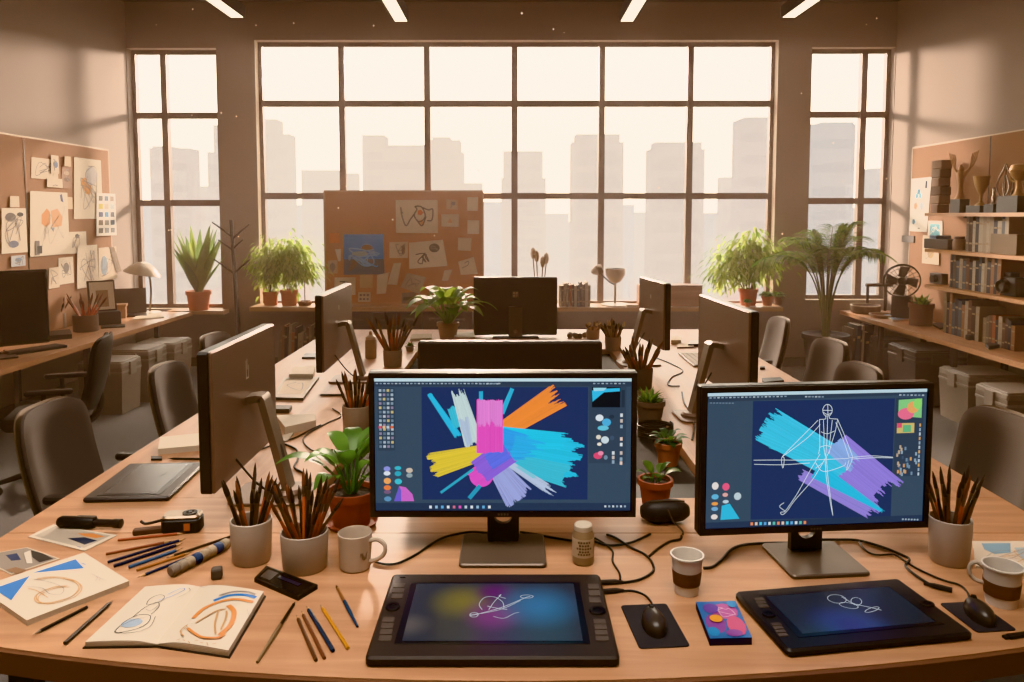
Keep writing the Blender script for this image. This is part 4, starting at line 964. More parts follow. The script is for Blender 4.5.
# spice jar, dark pouch
p = D(583, 562)
t = thing('paint_jar', 'small tan jar with a printed label right of the middle monitor stand', 'jar', (p.x, p.y, DZ))
m = MB(pm('9d8266', .35)); m.lathe([(0, 0), (.025, 0), (.028, .004), (.028, .078), (.022, .088), (.022, .094), (0, .094)], n=28); m.build('glass_body', t)
m = MB(pm('cdb79c', .6)); m.lathe([(.0282, .022), (.0286, .022), (.0286, .070), (.0282, .070)], n=28, caps=False); lb = m.build('paper_label', t)
m = MB(pm('6a5644', .7))
for j, (z, n) in enumerate(((.060, 5), (.052, 4), (.044, 6), (.036, 4), (.029, 5))):
    for k in range(n):
        a = R(-90 + (k - n / 2 + .5) * 14); q = V((math.cos(a), math.sin(a), 0)); s = V((-q.y, q.x, 0)); c = q * .0289 + V((0, 0, z)); m.add([c - s * .0025, c + s * .0025, c + s * .0025 + V((0, 0, .005)), c - s * .0025 + V((0, 0, .005))], [(0, 1, 2, 3)])
m.build('printing', lb)
m = MB(pm('d8c8b0', .5)); m.lathe([(0, .088), (.0235, .088), (.0235, .100), (.02, .103), (0, .103)], n=24); m.build('cap', t)
p = D(666, 525)
t = thing('pencil_pouch', 'black stuffed pencil pouch lying in front of the nearest terracotta pot', 'pouch', (p.x, p.y + .02, DZ), R(4))
m = MB(pm('2c2826', .5, bump=.3, scale=40, var=.2)); m.M = Matrix.Translation((0, 0, .034)) @ Matrix.Rotation(R(90), 4, 'Y')
m.rings([[((.034 * q) * math.cos(a) * (1 + .05 * math.sin(3 * a + k)), (.036 * q) * math.sin(a), -.07 + .14 * k / 8) for a in [2 * PI * j / 18 for j in range(18)]] for k, q in enumerate((.45, .82, .95, 1, .97, 1, .94, .84, .5))]); m.build('bag', t, smooth=60)
m = MB(pm('5a4c42', .4, .6)); m.tube([(-.055, -.012, .0665), (0, -.014, .070), (.055, -.012, .0665)], .0018, 6); m.build('zip', t)
m = MB(pm('4a3f38', .5)); m.tube(spline([(0, -.03, .05), (.012, -.045, .022), (.03, -.075, .006), (.026, -.095, .004)], 5), .0026, 6); m.build('pull_cord', t)

# mats and mice
def mouse(label, loc, rz):
    t = thing('computer_mouse', label, 'mouse', loc, rz)
    m = MB(pm('3d3733', .32)); rs = []
    for k in range(9):
        s = k / 8; z = .034 * (1 - (s - .02) ** 2) ** .5 if s < 1 else .004; q = (1 - s ** 3) ** .5 if s < 1 else .3
        rs.append([(.0245 * max(q, .25) * math.cos(a) * (1 - .1 * math.sin(a)), .05 * max(q, .25) * math.sin(a) - .004 * s, .034 * s ** .8) for a in [2 * PI * j / 24 for j in range(24)]])
    m.rings(rs); m.build('shell', t, smooth=70)
    m = MB(pm('0d0c0b', .4)); m.M = Matrix.Translation((0, .024, .030)) @ Matrix.Rotation(R(90), 4, 'Y'); m.lathe([(0, -.004), (.007, -.004), (.007, .004), (0, .004)], n=14); m.build('wheel', t)
    m = MB(pm('0d0c0b', .4)); m.tube([(0, .047, .014), (0, .035, .0275), (0, .012, .0345)], .0008, 4); m.build('button_gap', t)
MATM = pm('2d2c30', .85, bump=.1, scale=400)
def mat_(label, px):
    P = [D(*q, .003) for q in px]; c = sum(P, V()) / 4; ux = (P[1] - P[0]).normalized(); rz = math.atan2(ux.y, ux.x)
    m = MB(MATM); m.slab((P[1] - P[0]).length, ((P[3] - P[0]).length + (P[2] - P[1]).length) / 2, 0, .003, .008, .001)
    # keep the slight skew out: a plain rounded rectangle
    o = m.build('mouse_mat', loc=(0, 0, 0)); o.location = (c.x, c.y, DZ); o.rotation_euler = (0, 0, rz); tag(o, label, 'mouse mat'); return rz
rz = mat_('dark mouse mat between the middle tablet and the colourful notebook', [(623, 605), (669, 603), (686, 645), (638, 649)])
p = D(653.5, 626, .003); mouse('black mouse on the mat beside the middle drawing tablet', (p.x, p.y, DZ + .003), R(2))
rz = mat_('dark mouse mat right of the askew tablet', [(947, 603), (985, 601), (1011, 628), (966, 633)])
p = D(978.5, 616, .003); mouse('black mouse on the mat at the right edge', (p.x, p.y, DZ + .003), R(-6))
m = MB(pm('141211', .4)); m.M = Matrix.Translation(D(1018, 637)) @ Matrix.Rotation(R(12), 4, 'Z'); m.slab(.05, .014, 0, .007, .002, .001); m.box(-.036, -.024, -.005, .005, .001, .006); tag(m.build('memory_stick'), 'black memory stick at the right end of the table front', 'memory stick')

def p_note(A, P):
    A.rect(pm('3b6fae', .5), .0, .0, 1, 1)
    for x, y, rx, ry, h in ((.28, .62, .24, .26, '8a4f9a'), (.62, .30, .32, .22, 'b55a9c'), (.75, .70, .22, .26, 'c4567e'), (.30, .22, .2, .14, '6a4aa0'), (.15, .85, .14, .12, '2f86c0'), (.62, .9, .2, .09, '8a4f9a'), (.85, .12, .12, .1, '3f8ac4')): A.ell(pm(h, .5), x, y, rx, ry, 12)
    A.ell(pm('e09a3c', .5), .32, .52, .16, .10); A.scrib(pm('e8c8dc', .5), .4, .2, .85, .5, .0012, 4, 9)
quad('notebook', 'small notebook with a blue, pink and orange blotched cover', 'notebook', [(696, 602), (735.5, 601), (752, 637.5), (710, 638.5)], .016, pm('3b6fae', .5), pm('2f3348', .6), p_note)
def p_map(A, P):
    A.poly(pm('7fa3b8', .7), [(.1, .1), (.42, .08), (.40, .42), (.22, .5), (.12, .34)]); A.poly(pm('a9bcc4', .7), [(.45, .25), (.75, .2), (.7, .7), (.5, .6)]); A.scrib(GRY, .1, .2, .9, .9, .0015, 3, 12); A.scrib(TAN, .3, .3, .9, .9, .0015, 9, 10)
quad('watercolour_sheet', 'pale sheet with a blue watercolour behind the ring handled cup', 'sheet', [(972, 541), (1062, 541), (1075, 577), (976, 566)], .006, PAPER, PAPER2, p_map)

# things along the left and right table halves
def lines(seed, mt=GRY, n=5):
    return lambda A, P: [A.scrib(mt, .15, .15, .85, .85, .004, seed + k, 5) for k in range(n)]
quad('paper_stack', 'thick wedge of white paper behind the blank tablet', 'paper stack', [(160, 437), (208, 432), (222, 443), (158, 449)], .022, PAPER, PAPER2)
quad('marker', 'short black marker beside the paper wedge on the left', 'marker', [(151, 456), (162, 456), (162, 458.5), (151, 458.5)], .008, BLACK)
quad('sketch_tablet', 'grey framed sketching slate on the left table half between the two monitors', 'slate', [(284, 377.5), (319, 376.5), (303, 398), (272, 397)], .014, pm('b3a391', .5), pm('4a3f37', .5), lambda A, P: (A.rect(PAPER2, .1, .1, .9, .85), A.scrib(GRY, .2, .2, .8, .8, .005, 4, 6)))
quad('paper_stack', 'small block of cream paper beyond the sketching slate', 'paper stack', [(293, 367), (315, 366), (313, 374), (289, 374)], .035, PAPER, PAPER2)
quad('mobile_phone', 'dark phone lying at the far left under the far monitor', 'phone', [(305, 353.5), (317, 353), (315, 357), (302, 357)], .012, pm('3a302a', .4))
quad('book', 'white covered thick book beside the foot of the large left monitor', 'book', [(276, 415), (315, 413.5), (316, 420), (285, 427), ], .035, PAPER, PAPER2)
quad('small_case', 'dark small case between the white book and the sketching slate', 'case', [(274, 405), (292, 405), (289, 409), (272, 409)], .02, pm('4a3d34', .5))
quad('notebook', 'pale notebook lying flat beside the foot of the large left monitor', 'notebook', [(277, 437), (294, 432), (288, 440), (272, 444)], .006, PAPER2, GRY)
p = D(371, 358)
t = thing('storage_jar', 'clear glass jar with a pointed lid beside the far left monitor', 'jar', (p.x, p.y, DZ))
m = MB(pm('a8937c', .25)); m.lathe([(0, 0), (.034, 0), (.036, .01), (.036, .11), (.03, .12), (0, .12)], n=18); m.build('glass_body', t)
m = MB(pm('c9b49a', .4)); m.lathe([(0, .12), (.033, .12), (.033, .135), (.012, .15), (.010, .17), (0, .175)], n=18); m.build('lid', t)
P = [D(*q, .012) for q in ((675, 351), (706, 350), (709, 367), (688, 368))]; c = sum(P, V()) / 4
t = thing('keyboard', 'flat grey keyboard lying beneath the large right monitor', 'keyboard', (c.x + .02, c.y, DZ), R(90))
m = MB(pm('8d7d6e', .5)); m.slab(.42, .15, 0, .012, .008, .003); m.build('case', t)
for j in range(4):
    m = MB(pm('b8a896', .6))
    for i in range(14): m.box(-.2 + i * .0286, -.176 + i * .0286, -.065 + j * .033, -.038 + j * .033, .011, .015)
    m.build('key_row', t)
quad('paper_stack', 'short paper stack behind the far right monitor', 'paper stack', [(672, 336), (681, 336), (681, 340), (671, 340)], .03, PAPER, PAPER2)
quad('tablet_computer', 'thin dark tablet near the far right corner of the table', 'tablet', [(690, 340.5), (705, 340), (705, 343.5), (688, 344)], .02, pm('b5a594', .4), pm('3a302a', .4))
quad('notebook', 'pale notebook lying between keyboard and paper stack at the far right', 'notebook', [(678, 343.5), (693, 343), (694, 346.5), (677, 347)], .01, PAPER2, GRY)
quad('marker', 'short dark marker at the right table edge beyond the large right monitor', 'marker', [(760, 366), (765, 366), (765, 367.5), (760, 367.5)], .012, BLACK)
quad('glasses_case', 'dark slim case at the right table edge behind the lit right monitor', 'case', [(762, 378), (780, 377), (784, 380), (764, 382)], .02, pm('2a221d', .4))
quad('paper_stack', 'messy pale paper stack left of the far black monitor', 'paper stack', [(455, 332), (474, 332), (475, 337), (454, 337)], .04, PAPER, PAPER2)
quad('notebook', 'tan notebook lying flat at the far end left of the leafy plant', 'notebook', [(412, 334), (432, 333.5), (432, 338), (410, 338.5)], .02, pm('a88a68', .7), PAPER2)
m = MB(pm('7d6a58', .7, bump=.5, scale=60)); rn = random.Random(2); p = D(577, 338)
for k in range(9): m.ball((p.x + rn.uniform(-.06, .06), p.y + rn.uniform(-.04, .04), DZ + .018), .024 * rn.uniform(.6, 1.1), 8, 6)
o = tag(m.build('clay_crumbs'), 'heap of small clay lumps at the far end of the table', 'clay'); o['kind'] = 'stuff'
# coil of wire in the tray
p = onz(655, 437, TZ); m = MB(pm('3a322c', .5, .5)); m.tube([(p.x + (.075 + .004 * math.sin(k * .7)) * math.cos(k * .35), p.y + .075 * math.sin(k * .35), TZ + .008 + k * .00045) for k in range(110)], .004, 6)
tag(m.build('wire_coil'), 'coil of dark wire in the sunken tray behind the middle monitor', 'wire')

# ------------------------------------------------------------------ cables
CAB = pm('1a1613', .5)
def cable(label, px, r=.0032, plug=None, z=None, plugend=0):
    pts = [D(u, v, (r + .0005) if z is None else z[i]) for i, (u, v) in enumerate(px)]
    if plug:
        t = thing('cable', label, 'cable', (pts[0].x, pts[0].y, DZ)); m = MB(CAB); m.tube(spline(pts, 6), r, 6); m.build('cord', t, True)
        e = plugend; a, b = (pts[0], pts[1]) if e == 0 else (pts[-1], pts[-2]); d = (b - a).normalized(); m = MB(BLACK); m.tube([a - d * plug * .2 + V((0, 0, .003)), a + d * plug * .55 + V((0, 0, .003)), a + d * plug + V((0, 0, .002))], [.0065, .0065, r], 8); m.build('plug', t, True)
    else:
        m = MB(CAB); m.tube(spline(pts, 6), r, 6); tag(m.build('cable'), label, 'cable')
c3 = lambda x, y: (560 + x * .2962, 480 + y * .2962)
cable('dark cable curling from the white mug up to the middle monitor stand', [(374, 561), (385, 564), (398, 563), (415, 555), (430, 545), (445, 537), (469, 532), (489, 533)])
cable('straight dark cable running right from the middle monitor stand to the jar', [(520, 532), (535, 534), (550, 537), (574, 541)])
cable('cable plugged into the upper port of the middle tablet, looping behind the jar', [c3(152, 349), c3(200, 347), c3(265, 337), c3(312, 310), c3(312, 280), c3(285, 250), c3(240, 228), c3(190, 196), c3(158, 184)], plug=.045)
cable('short cable from the lower tablet port to the mouse', [c3(155, 380), c3(200, 376), c3(245, 374), c3(285, 388), c3(308, 412), c3(314, 430)], .0026, .045)
cable('thin grey cable dropping from the jar towards the tablet ports', [c3(118, 196), c3(150, 215), c3(178, 240), c3(178, 275), c3(200, 312), c3(203, 336)], .0026)
cable('dark cable running from the jar towards the black pouch', [c3(118, 208), c3(170, 221), c3(235, 212), c3(275, 196), c3(305, 182)])
cable('dark cable linking the tablet loop with the black pouch cord', [c3(300, 258), c3(330, 232), c3(370, 208), c3(405, 200), c3(410, 188)])
cable('dark cable from the paper coffee cup to the right monitor stand', [c3(484, 297), c3(515, 293), c3(545, 270), c3(575, 237), c3(620, 219), (770, 543), (790, 543)], .0038)
cable('black cable from the right monitor ending in a plug at the mouse mat', [U2(700, 372), U2(660, 362), U2(605, 330), U2(560, 292), U2(572, 268), U2(545, 252), U2(480, 226), U2(400, 204), U2(330, 201), U2(255, 201)], .0034, .05)
cable('thin black mouse cable from the right monitor to the mouse at the right', [U2(402, 206), U2(418, 232), U2(455, 252), U2(520, 252), U2(555, 272), U2(600, 300), U2(680, 336), U2(740, 354), U2(768, 380), U2(778, 412)], .0026)
c4 = lambda x, y: (180 + x * .2933, 300 + y * .2933)
cable('dark cable winding on the table behind the large left monitor stand', [c4(340, 485), c4(395, 508), c4(402, 540), c4(390, 570), c4(420, 590), c4(440, 620)], .004)
cable('long thin cable crossing the left table half behind the large left monitor', [c4(250, 520), c4(330, 488), c4(390, 470), c4(440, 445), c4(480, 425)], .003)
cable('thin cable looping left of the pale brush pot', [c4(520, 370), c4(550, 395), c4(500, 420), c4(430, 460), c4(425, 490), c4(470, 520), c4(520, 510)], .003)
cable('thin cable on the right table half below the far right monitor', [(657, 358), (672, 364), (683, 371), (672, 377), (668, 385), (680, 386)], .003)
cable('dark cable looping over the tray edge left of the right monitor', [(682, 392), (684, 402), (690, 412), (694, 425), (692, 440)], .004)
# ------------------------------------------------------------------ plants
LEAF = {}
def leafmat(h, rough=.5):
    k = (h, rough)
    if k not in LEAF:
        m = pm(h, rough, var=.25, scale=25); b = m.node_tree.nodes['Principled BSDF']; LEAF[k] = m
        b.inputs['Subsurface Weight'].default_value = 0
        tr = m.node_tree.nodes.new('ShaderNodeBsdfTranslucent'); tr.inputs[0].default_value = tuple(min(1, c * 1.6) for c in lin(h)[:3]) + (1,)
        mx = m.node_tree.nodes.new('ShaderNodeMixShader'); mx.inputs[0].default_value = .4; out = m.node_tree.nodes['Material Output']
        m.node_tree.links.new(b.outputs[0], mx.inputs[1]); m.node_tree.links.new(tr.outputs[0], mx.inputs[2]); m.node_tree.links.new(mx.outputs[0], out.inputs[0])
    return LEAF[k]
def pot(t, r, h, mat, rb=None, rim=.02, saucer=False):
    rb = rb or r * .75; e = r * 1.08
    m = MB(mat); m.lathe([(0, 0), (rb, 0), (r * .98, h - rim), (e, h - rim), (e, h), (e - .008, h), (r * .9, h - rim * .6), (0, h - rim * .7)], n=28); m.build('pot', t)
    m = MB(SOIL); m.lathe([(0, h - rim * .55), (r * .6, h - rim * .5), (r * .98, h - rim * .65)], n=20); m.build('soil', t)
    if saucer: m = MB(mat); m.lathe([(0, 0), (r * 1.0, 0), (r * 1.12, .012), (r * 1.08, .012), (r * .95, .004), (0, .004)], n=28); m.build('saucer', t)
def plant(name, label, loc, r, h, mat, rb=None, saucer=False, rim=None):
    t = thing(name, label, 'plant', loc); pot(t, r, h, mat, rb, rim or h * .2, saucer); return t
def blades(t, z, n, L, w, mats, seed, lean=.5, r0=.02, droop=.1, nm='foliage', sq=1):
    rn = random.Random(seed); m = MB()
    for i in range(n):
        m.use(mats[i % len(mats)]); a = 2 * PI * i * .382 + rn.uniform(-.3, .3); k = lean * (.25 + .75 * i / n)
        d = V((math.cos(a) * k, math.sin(a) * k, 1)); b = V((math.cos(a) * r0 * rn.random(), math.sin(a) * r0 * rn.random(), z))
        m.leaf(b, d, L * rn.uniform(.7, 1.05) * (1 - .25 * i / n), w * rn.uniform(.8, 1.15), droop, .25, 7, .55)
    m.v = [V((p.x, p.y * sq, p.z)) for p in m.v]
    return m.build(nm, t, smooth=70)
def arching(t, z, n, L, w, mats, seed, stem=.5, tilt=(.25, 1.1), droop=.7, sr=.003):
    """broad leaves on stalks"""
    rn = random.Random(seed); m = MB(); s = MB(mats[0])
    for i in range(n):
        a = 2 * PI * i * .382 + rn.uniform(-.25, .25); k = tilt[0] + (tilt[1] - tilt[0]) * (i / n); d = V((math.cos(a) * k, math.sin(a) * k, 1)).normalized()
        l = L * rn.uniform(.8, 1.15); b = V((math.cos(a) * .01, math.sin(a) * .01, z)); e = b + d * l * stem
        s.tube([b, b.lerp(e, .5) + V((0, 0, .01 * k)), e], [sr, sr * .9, sr * .7], 6)
        m.use(mats[i % len(mats)]); dd = (d + V((math.cos(a) * .35, math.sin(a) * .35, -.05))).normalized(); m.leaf(e, dd, l * .75, w * rn.uniform(.85, 1.15), droop, .12, 8, .75)
    s.build('stalks', t); return m.build('foliage', t, smooth=70)
def cloud(t, stems, mats, seed, n, leafL, leafw, spread, z, sr=.006):
    """thin stems that carry many small drooping leaves; stems: list of (x, y, z) tips"""
    rn = random.Random(seed); s = MB(pm('5c5a30', .7)); m = MB()
    for tip in stems:
        T = V(tip); b = V((T.x * .15, T.y * .15, z)); P = spline([b, b.lerp(T, .5) + V((T.x * -.08, T.y * -.08, .06)), T], 6); s.tube(P, [sr * (1 - .7 * i / len(P)) for i in range(len(P))], 6)
        for i in range(n):
            q = P[int(len(P) * (.35 + .64 * rn.random()))] if rn.random() < .4 else P[-1]
            o = V((rn.gauss(0, spread), rn.gauss(0, spread), rn.gauss(0, spread * .75))); c = q + o
            dd = V((o.x + rn.uniform(-.05, .05), o.y + rn.uniform(-.05, .05), -.05 + rn.uniform(-.08, .06)))
            m.use(mats[int(rn.random() * len(mats))]); m.leaf(c, dd if dd.length > .01 else V((1, 0, 0)), leafL * rn.uniform(.6, 1.2), leafw * rn.uniform(.7, 1.2), .5, .1, 3, .8)
    for q in (s, m): q.v = [V((p.x, p.y * .5, p.z)) for p in q.v]
    s.build('stems', t); m.build('foliage', t, smooth=0)
def fronds(t, z, n, L, seed, mats, leaflet=.22, lw=.018, tilts=(.15, .9), droop=.55, sq=1):
    rn = random.Random(seed); s = MB(pm('6a6a34', .6)); m = MB()
    for i in range(n):
        a = 2 * PI * i * .382 + rn.uniform(-.2, .2); k = tilts[0] + (tilts[1] - tilts[0]) * i / n; d = V((math.cos(a) * k, math.sin(a) * k, 1)).normalized(); l = L * rn.uniform(.85, 1.1)
        rc = (.12 + .55 * ((i + .5) / n)) * rn.uniform(.85, 1.15); hg = L * rn.uniform(.88, 1.05)
        P = [V((math.cos(a) * (.03 + rc * q ** 1.9), math.sin(a) * (.03 + rc * q ** 1.9), z + hg * (1.3 * q - (.3 + .62 * rc) * q ** 2.4))) for q in [j / 14 for j in range(15)]]
        s.tube(P, [.011 * (1 - .75 * j / 14) for j in range(15)], 6)
        for j in range(30):
            q = .46 + .54 * j / 30; x = q * 14; b = P[int(x)].lerp(P[min(int(x) + 1, 14)], x - int(x)); tg = (P[min(int(x) + 1, 14)] - P[int(x)]).normalized()
            sd = tg.cross(V((0, 0, 1))); sd = sd.normalized() if sd.length > .05 else V((1, 0, 0))
            ll = leaflet * (.45 + math.sin(PI * min(.98, (q - .4) / .64)) * .75)
            for sg in (-1, 1): m.use(mats[int(rn.random() * len(mats))]); m.leaf(b, sd * sg + tg * .75 + V((0, 0, .12)), ll * rn.uniform(.85, 1.1), lw, .45, .15, 4, .6)
    for q in (s, m): q.v = [V((p.x, p.y * sq, p.z)) for p in q.v]
    s.build('stems', t); m.build('foliage', t, smooth=0)
G1, G2, G3 = leafmat('4f6a2a'), leafmat('6d8638'), leafmat('86984a'); GD1, GD2 = leafmat('2f4a24'), leafmat('466230'); GP1, GP2, GP3 = leafmat('8fa04e'), leafmat('a3ad5e'), leafmat('7a8c3e')
# broad leaved plant by the middle monitor
p = D(352, 524); t = plant('potted_plant', 'broad leaved green plant in a terracotta pot left of the middle monitor', (p.x, p.y, DZ), .068, .105, pm('9a4526', .75, bump=.08, scale=60, var=.12), saucer=True)
arching(t, .09, 20, .235, .056, [leafmat('557c38', .4), leafmat('6c9648', .4), leafmat('486c30', .4)], 5, .42, (.05, 1.1), .5)
p = D(655, 507); t = plant('potted_succulent', 'small succulent in the nearest terracotta pot behind the black pouch', (p.x, p.y, DZ), .05, .09, pm('a04a28', .75, bump=.08, scale=60, var=.12)); arching(t, .075, 9, .085, .032, [GD2, G1], 2, .35, (.2, 1.0), .4, .002)
p = onz(668, 464, TZ); t = plant('potted_succulent', 'small bushy plant in the middle terracotta pot standing in the tray', (p.x, p.y, TZ), .047, .085, TERRA2); arching(t, .07, 16, .10, .03, [GD1, GD2, G1], 8, .3, (.1, 1.2), .5, .002)
p = onz(650, 424, TZ); t = plant('potted_herb', 'grassy herb in a dull grey pot farthest back of the three in the tray', (p.x, p.y, TZ), .062, .11, pm('7a6656', .7)); blades(t, .09, 60, .13, .012, [G1, G2, GD2], 4, 1.1, .03, .35)
p = D(448, 340); t = plant('potted_plant', 'bright leafy plant in a pale pot before the standing corkboard', (p.x, p.y, DZ), .075, .13, pm('b59a7e', .7)); arching(t, .11, 30, .36, .11, [G2, G3, GP3, leafmat('5d7a34')], 12, .5, (.06, 1.15), .6, .004)
p = D(410, 351); t = plant('potted_herb', 'tiny green sprout beside the round pot of tall brushes', (p.x, p.y, DZ), .03, .035, pm('8d7a66', .6)); blades(t, .03, 16, .06, .014, [GD2, G1], 6, 1.3, .01, .3)
# window plants
sz = W[0][2]
p = ony(199, 308, YB - .06); t = plant('snake_plant', 'tall spiky snake plant in a terracotta pot under the left window', (p.x, YB - .06, sz), .125, .21, TERRA2, rb=.1)
blades(t, .18, 22, .92, .135, [leafmat('6a7a3a'), leafmat('7d8a4a'), leafmat('55683a')], 3, .66, .05, .06, sq=.4)
def ledge_x(u, v=305): return ony(u, v, YB - .14).x
x = ledge_x(271); t = plant('bamboo_plant', 'feathery plant in the smaller left terracotta pot on the ledge', (x, YB - .14, LZ), .078, .15, TERRA2, rb=.07); cloud(t, [(-.08, .02, .50), (.02, -.03, .60), (.1, .03, .42), (-.02, 0, .38)], [GP1, GP2, GP3], 3, 190, .085, .03, .085, .12)
x = ledge_x(290); t = plant('bamboo_plant', 'feathery plant in the larger right terracotta pot on the ledge beside the coat stand', (x, YB - .16, LZ), .09, .17, TERRA2, rb=.08); cloud(t, [(-.10, 0, .50), (.0, -.04, .63), (.12, .02, .54), (.19, -.03, .38), (.06, 0, .42)], [GP1, GP2, GP3, G3], 5, 210, .085, .031, .09, .14)
x = ledge_x(748); t = plant('bamboo_plant', 'feathery plant in the orange terracotta pot at the right end of the ledge', (x, YB - .14, LZ), .098, .18, TERRA, rb=.078); cloud(t, [(-.24, 0, .52), (-.1, -.04, .62), (.05, .02, .68), (.16, 0, .6), (-.30, -.03, .34), (.20, -.04, .44), (.02, 0, .46)], [GP1, GP2, G3, GP3, G2], 7, 200, .09, .032, .095, .15, .009)
x = ledge_x(746); m = None
t = plant('potted_herb', 'little round green herb before the orange terracotta pot on the ledge', (ony(748, 305, YB - .3).x, YB - .29, LZ), .035, .045, TERRA2); blades(t, .04, 40, .10, .03, [GD2, G1], 9, 1.6, .02, .4)
t = plant('potted_herb', 'low leafy herb in the small terracotta pot at the right ledge end', (ledge_x(766), YB - .18, LZ), .062, .10, TERRA2); blades(t, .09, 46, .17, .045, [G1, GD2, G2], 10, 1.5, .02, .5)
t = plant('potted_herb', 'trailing herb at the very right end of the ledge beside the palm', (ony(778, 305, YB - .1).x, YB - .1, LZ), .05, .09, pm('6a4a34', .8)); blades(t, .08, 40, .2, .04, [GD1, G1], 11, 1.4, .02, .6)
# palm on the floor
p = onz(811, 371, 0); t = plant('palm', 'tall feathery palm in a dark floor pot before the right pillar', (p.x, YB - .62, 0), .215, .46, pm('2a2321', .5), rb=.17, rim=.05)
fronds(t, .42, 20, 1.36, 6, [G1, G2, GD2, leafmat('7a8446')], .27, .024, (.08, .78), .62, .7)
# ------------------------------------------------------------------ pinboards
TRIM = pm('cdb89e', .6)
SK1, SK2, SK3 = pm('c98a52', .8), pm('8a7e76', .8), pm('5f564f', .8)
class Board:
    """sheets pinned to a vertical board; side: 'L' left wall, 'R' right wall, 'B' facing the room"""
    def __init__(s, side, d): s.side, s.d = side, d; s.n = 0
    def pt(s, u, v):
        return ony(u, v, s.d) if s.side == 'B' else onx(u, v, s.d)
    def sheet(s, name, label, cat, px, mat=None, paint=None, lift=.0, group=None):
        if len(px) == 2:
            (u0, v0), (u1, v1) = px
            if s.side == 'L': a, b = s.pt(u0, v0), s.pt(u0, v1); c = s.pt(u1, v0); P = [a, V((a.x, c.y, a.z)), V((a.x, c.y, b.z)), b]
            elif s.side == 'R': a, b = s.pt(u1, v0), s.pt(u1, v1); c = s.pt(u0, v0); P = [V((a.x, c.y, a.z)), a, b, V((a.x, c.y, b.z))]
            else: P = [s.pt(u0, v0), s.pt(u1, v0), s.pt(u1, v1), s.pt(u0, v1)]
        else: P = [s.pt(*q) for q in px]
        n = (P[3] - P[0]).cross(P[1] - P[0]).normalized(); s.n += 1; th = .002; off = n * (.0012 + .0026 * (s.n % 4) + lift)
        P = [p + off for p in P]
        m = MB(mat or PAPER); m.add(P + [p + n * th for p in P], [(0, 1, 2, 3), (7, 6, 5, 4)] + [(i, (i + 1) % 4, 4 + (i + 1) % 4, 4 + i) for i in range(4)])
        if paint: paint(Art(m, [p + n * th for p in P]))
        return tag(m.build(name, smooth=0), label, cat, group)
def corkboard(label, box, seams, axis, trimside, mat=None):
    """box x0,x1,y0,y1,z0,z1"""
    x0, x1, y0, y1, z0, z1 = box; t = thing('corkboard', label, 'pinboard', ((x0 + x1) / 2, (y0 + y1) / 2, z0))
    m = MB(mat or CORK); m.box(*box); m.build('cork_panel', t, True)
    m = MB(TRIM); e = .012
    if axis == 'Y':
        m.box(x0, x1, y0, y1, z1, z1 + e); m.box(x0, x1, y1, y1 + e, z0, z1 + e)
        m.build('frame', t, True)
        m = MB(STEEL)
        for y in seams: m.box(min(x0, trimside) , max(x1, trimside), y - .006, y + .006, z0, z1)
        m.build('joint_strip', t, True)
    else:
        m = MB(pm('c39a72', .6)); m.box(x0 - e, x1 + e, y0 - .008, y1, z1, z1 + .018); m.box(x0 - .018, x0, y0 - .008, y1, z0, z1); m.box(x1, x1 + .018, y0 - .008, y1, z0, z1); m.box(x0, x1, y0 - .008, y1, z0, z0 + .02); m.build('frame', t, True)
    return t
# left wall
xf = XL + .022; BL_ = Board('L', xf)
yf = onx(110, 200, xf).y; zt = onx(110, 151, xf).z
corkboard('long cork pinboard covered in sketches on the left wall', (XL + .001, xf, 2.6, yf, SZ + .004, zt), [onx(26, 200, xf).y], 'Y', xf + .003)
def sk(seed, blobs_=(), n=4, w=.006, mt=None):
    def f(A):
        for (x, y, rx, ry, h) in blobs_: A.ell(pm(h, .8), x, y, rx, ry, 14)
        for k in range(n): A.scrib(mt or SK2, .15, .12, .85, .88, w, seed * 7 + k, 5)
    return f
def swatches(A):
    cols = ['6a6258', '5a6a7a', '8a7a6a', 'c9b44a', 'b8a890', '9aa0a0', '3a4a6a', '3a7a9a', '4a4a50', '6a5a48', '8a8478', '5a6470', '7a7068', '8a8a88', '6a6a6a']
    for j in range(5):
        for i in range(3): A.rect(pm(cols[(j * 3 + i) % 15], .7), .1 + i * .3, .06 + j * .19, .32 + i * .3, .18 + j * .19, up=False)
    A.k += 1
S_ = BL_.sheet
S_('sketch_sheet', 'tall figure sketch nearest the left picture edge, above the black bench monitor', 'sketch', ((1, 208), (25, 254)), None, sk(1, ((.35, .2, .22, .10, '6a625c'), (.75, .14, .14, .05, '55504c'), (.45, .8, .2, .08, '6f7484'))))
S_('sticky_note', 'cream sticky note above the tall figure sketch', 'note', ((9, 196), (18, 207)), PAPER2)
S_('sketch_sheet', 'small bluish sketch sheet below the tall figure sketch', 'sketch', ((10, 256), (24, 267)), pm('b8bcc0', .8), sk(2, ((.5, .4, .25, .2, '7f92a8'),), 2))
S_('sketch_sheet', 'wide pale sheet at the top left of the left pinboard', 'sketch', ((31, 157), (57, 178)), PAPER2, sk(3, (), 3))
S_('sketch_sheet', 'narrow grey and blue sketch strip over the wide pale sheet', 'sketch', ((50, 155), (57, 173)), PAPER2, sk(4, ((.6, .5, .3, .2, '6a7c98'),), 2), .006)
S_('sticky_note', 'cream sticky note at the top between sheet and orange figure drawing', 'note', ((63, 156), (69, 166)), pm('cdb495', .8), None, .006)
S_('paper_slip', 'narrow paper slip below the wide pale sheet', 'paper slip', ((46, 178), (61, 187)), PAPER2, sk(5, (), 1))
S_('photo_strip', 'brown photo strip hanging left of the orange figure drawing', 'photo', ((61.5, 166), (70.5, 188)), pm('8a6244', .7), sk(6, ((.5, .3, .3, .1, 'b59a80'), (.5, .6, .3, .1, '6a4a34')), 1))
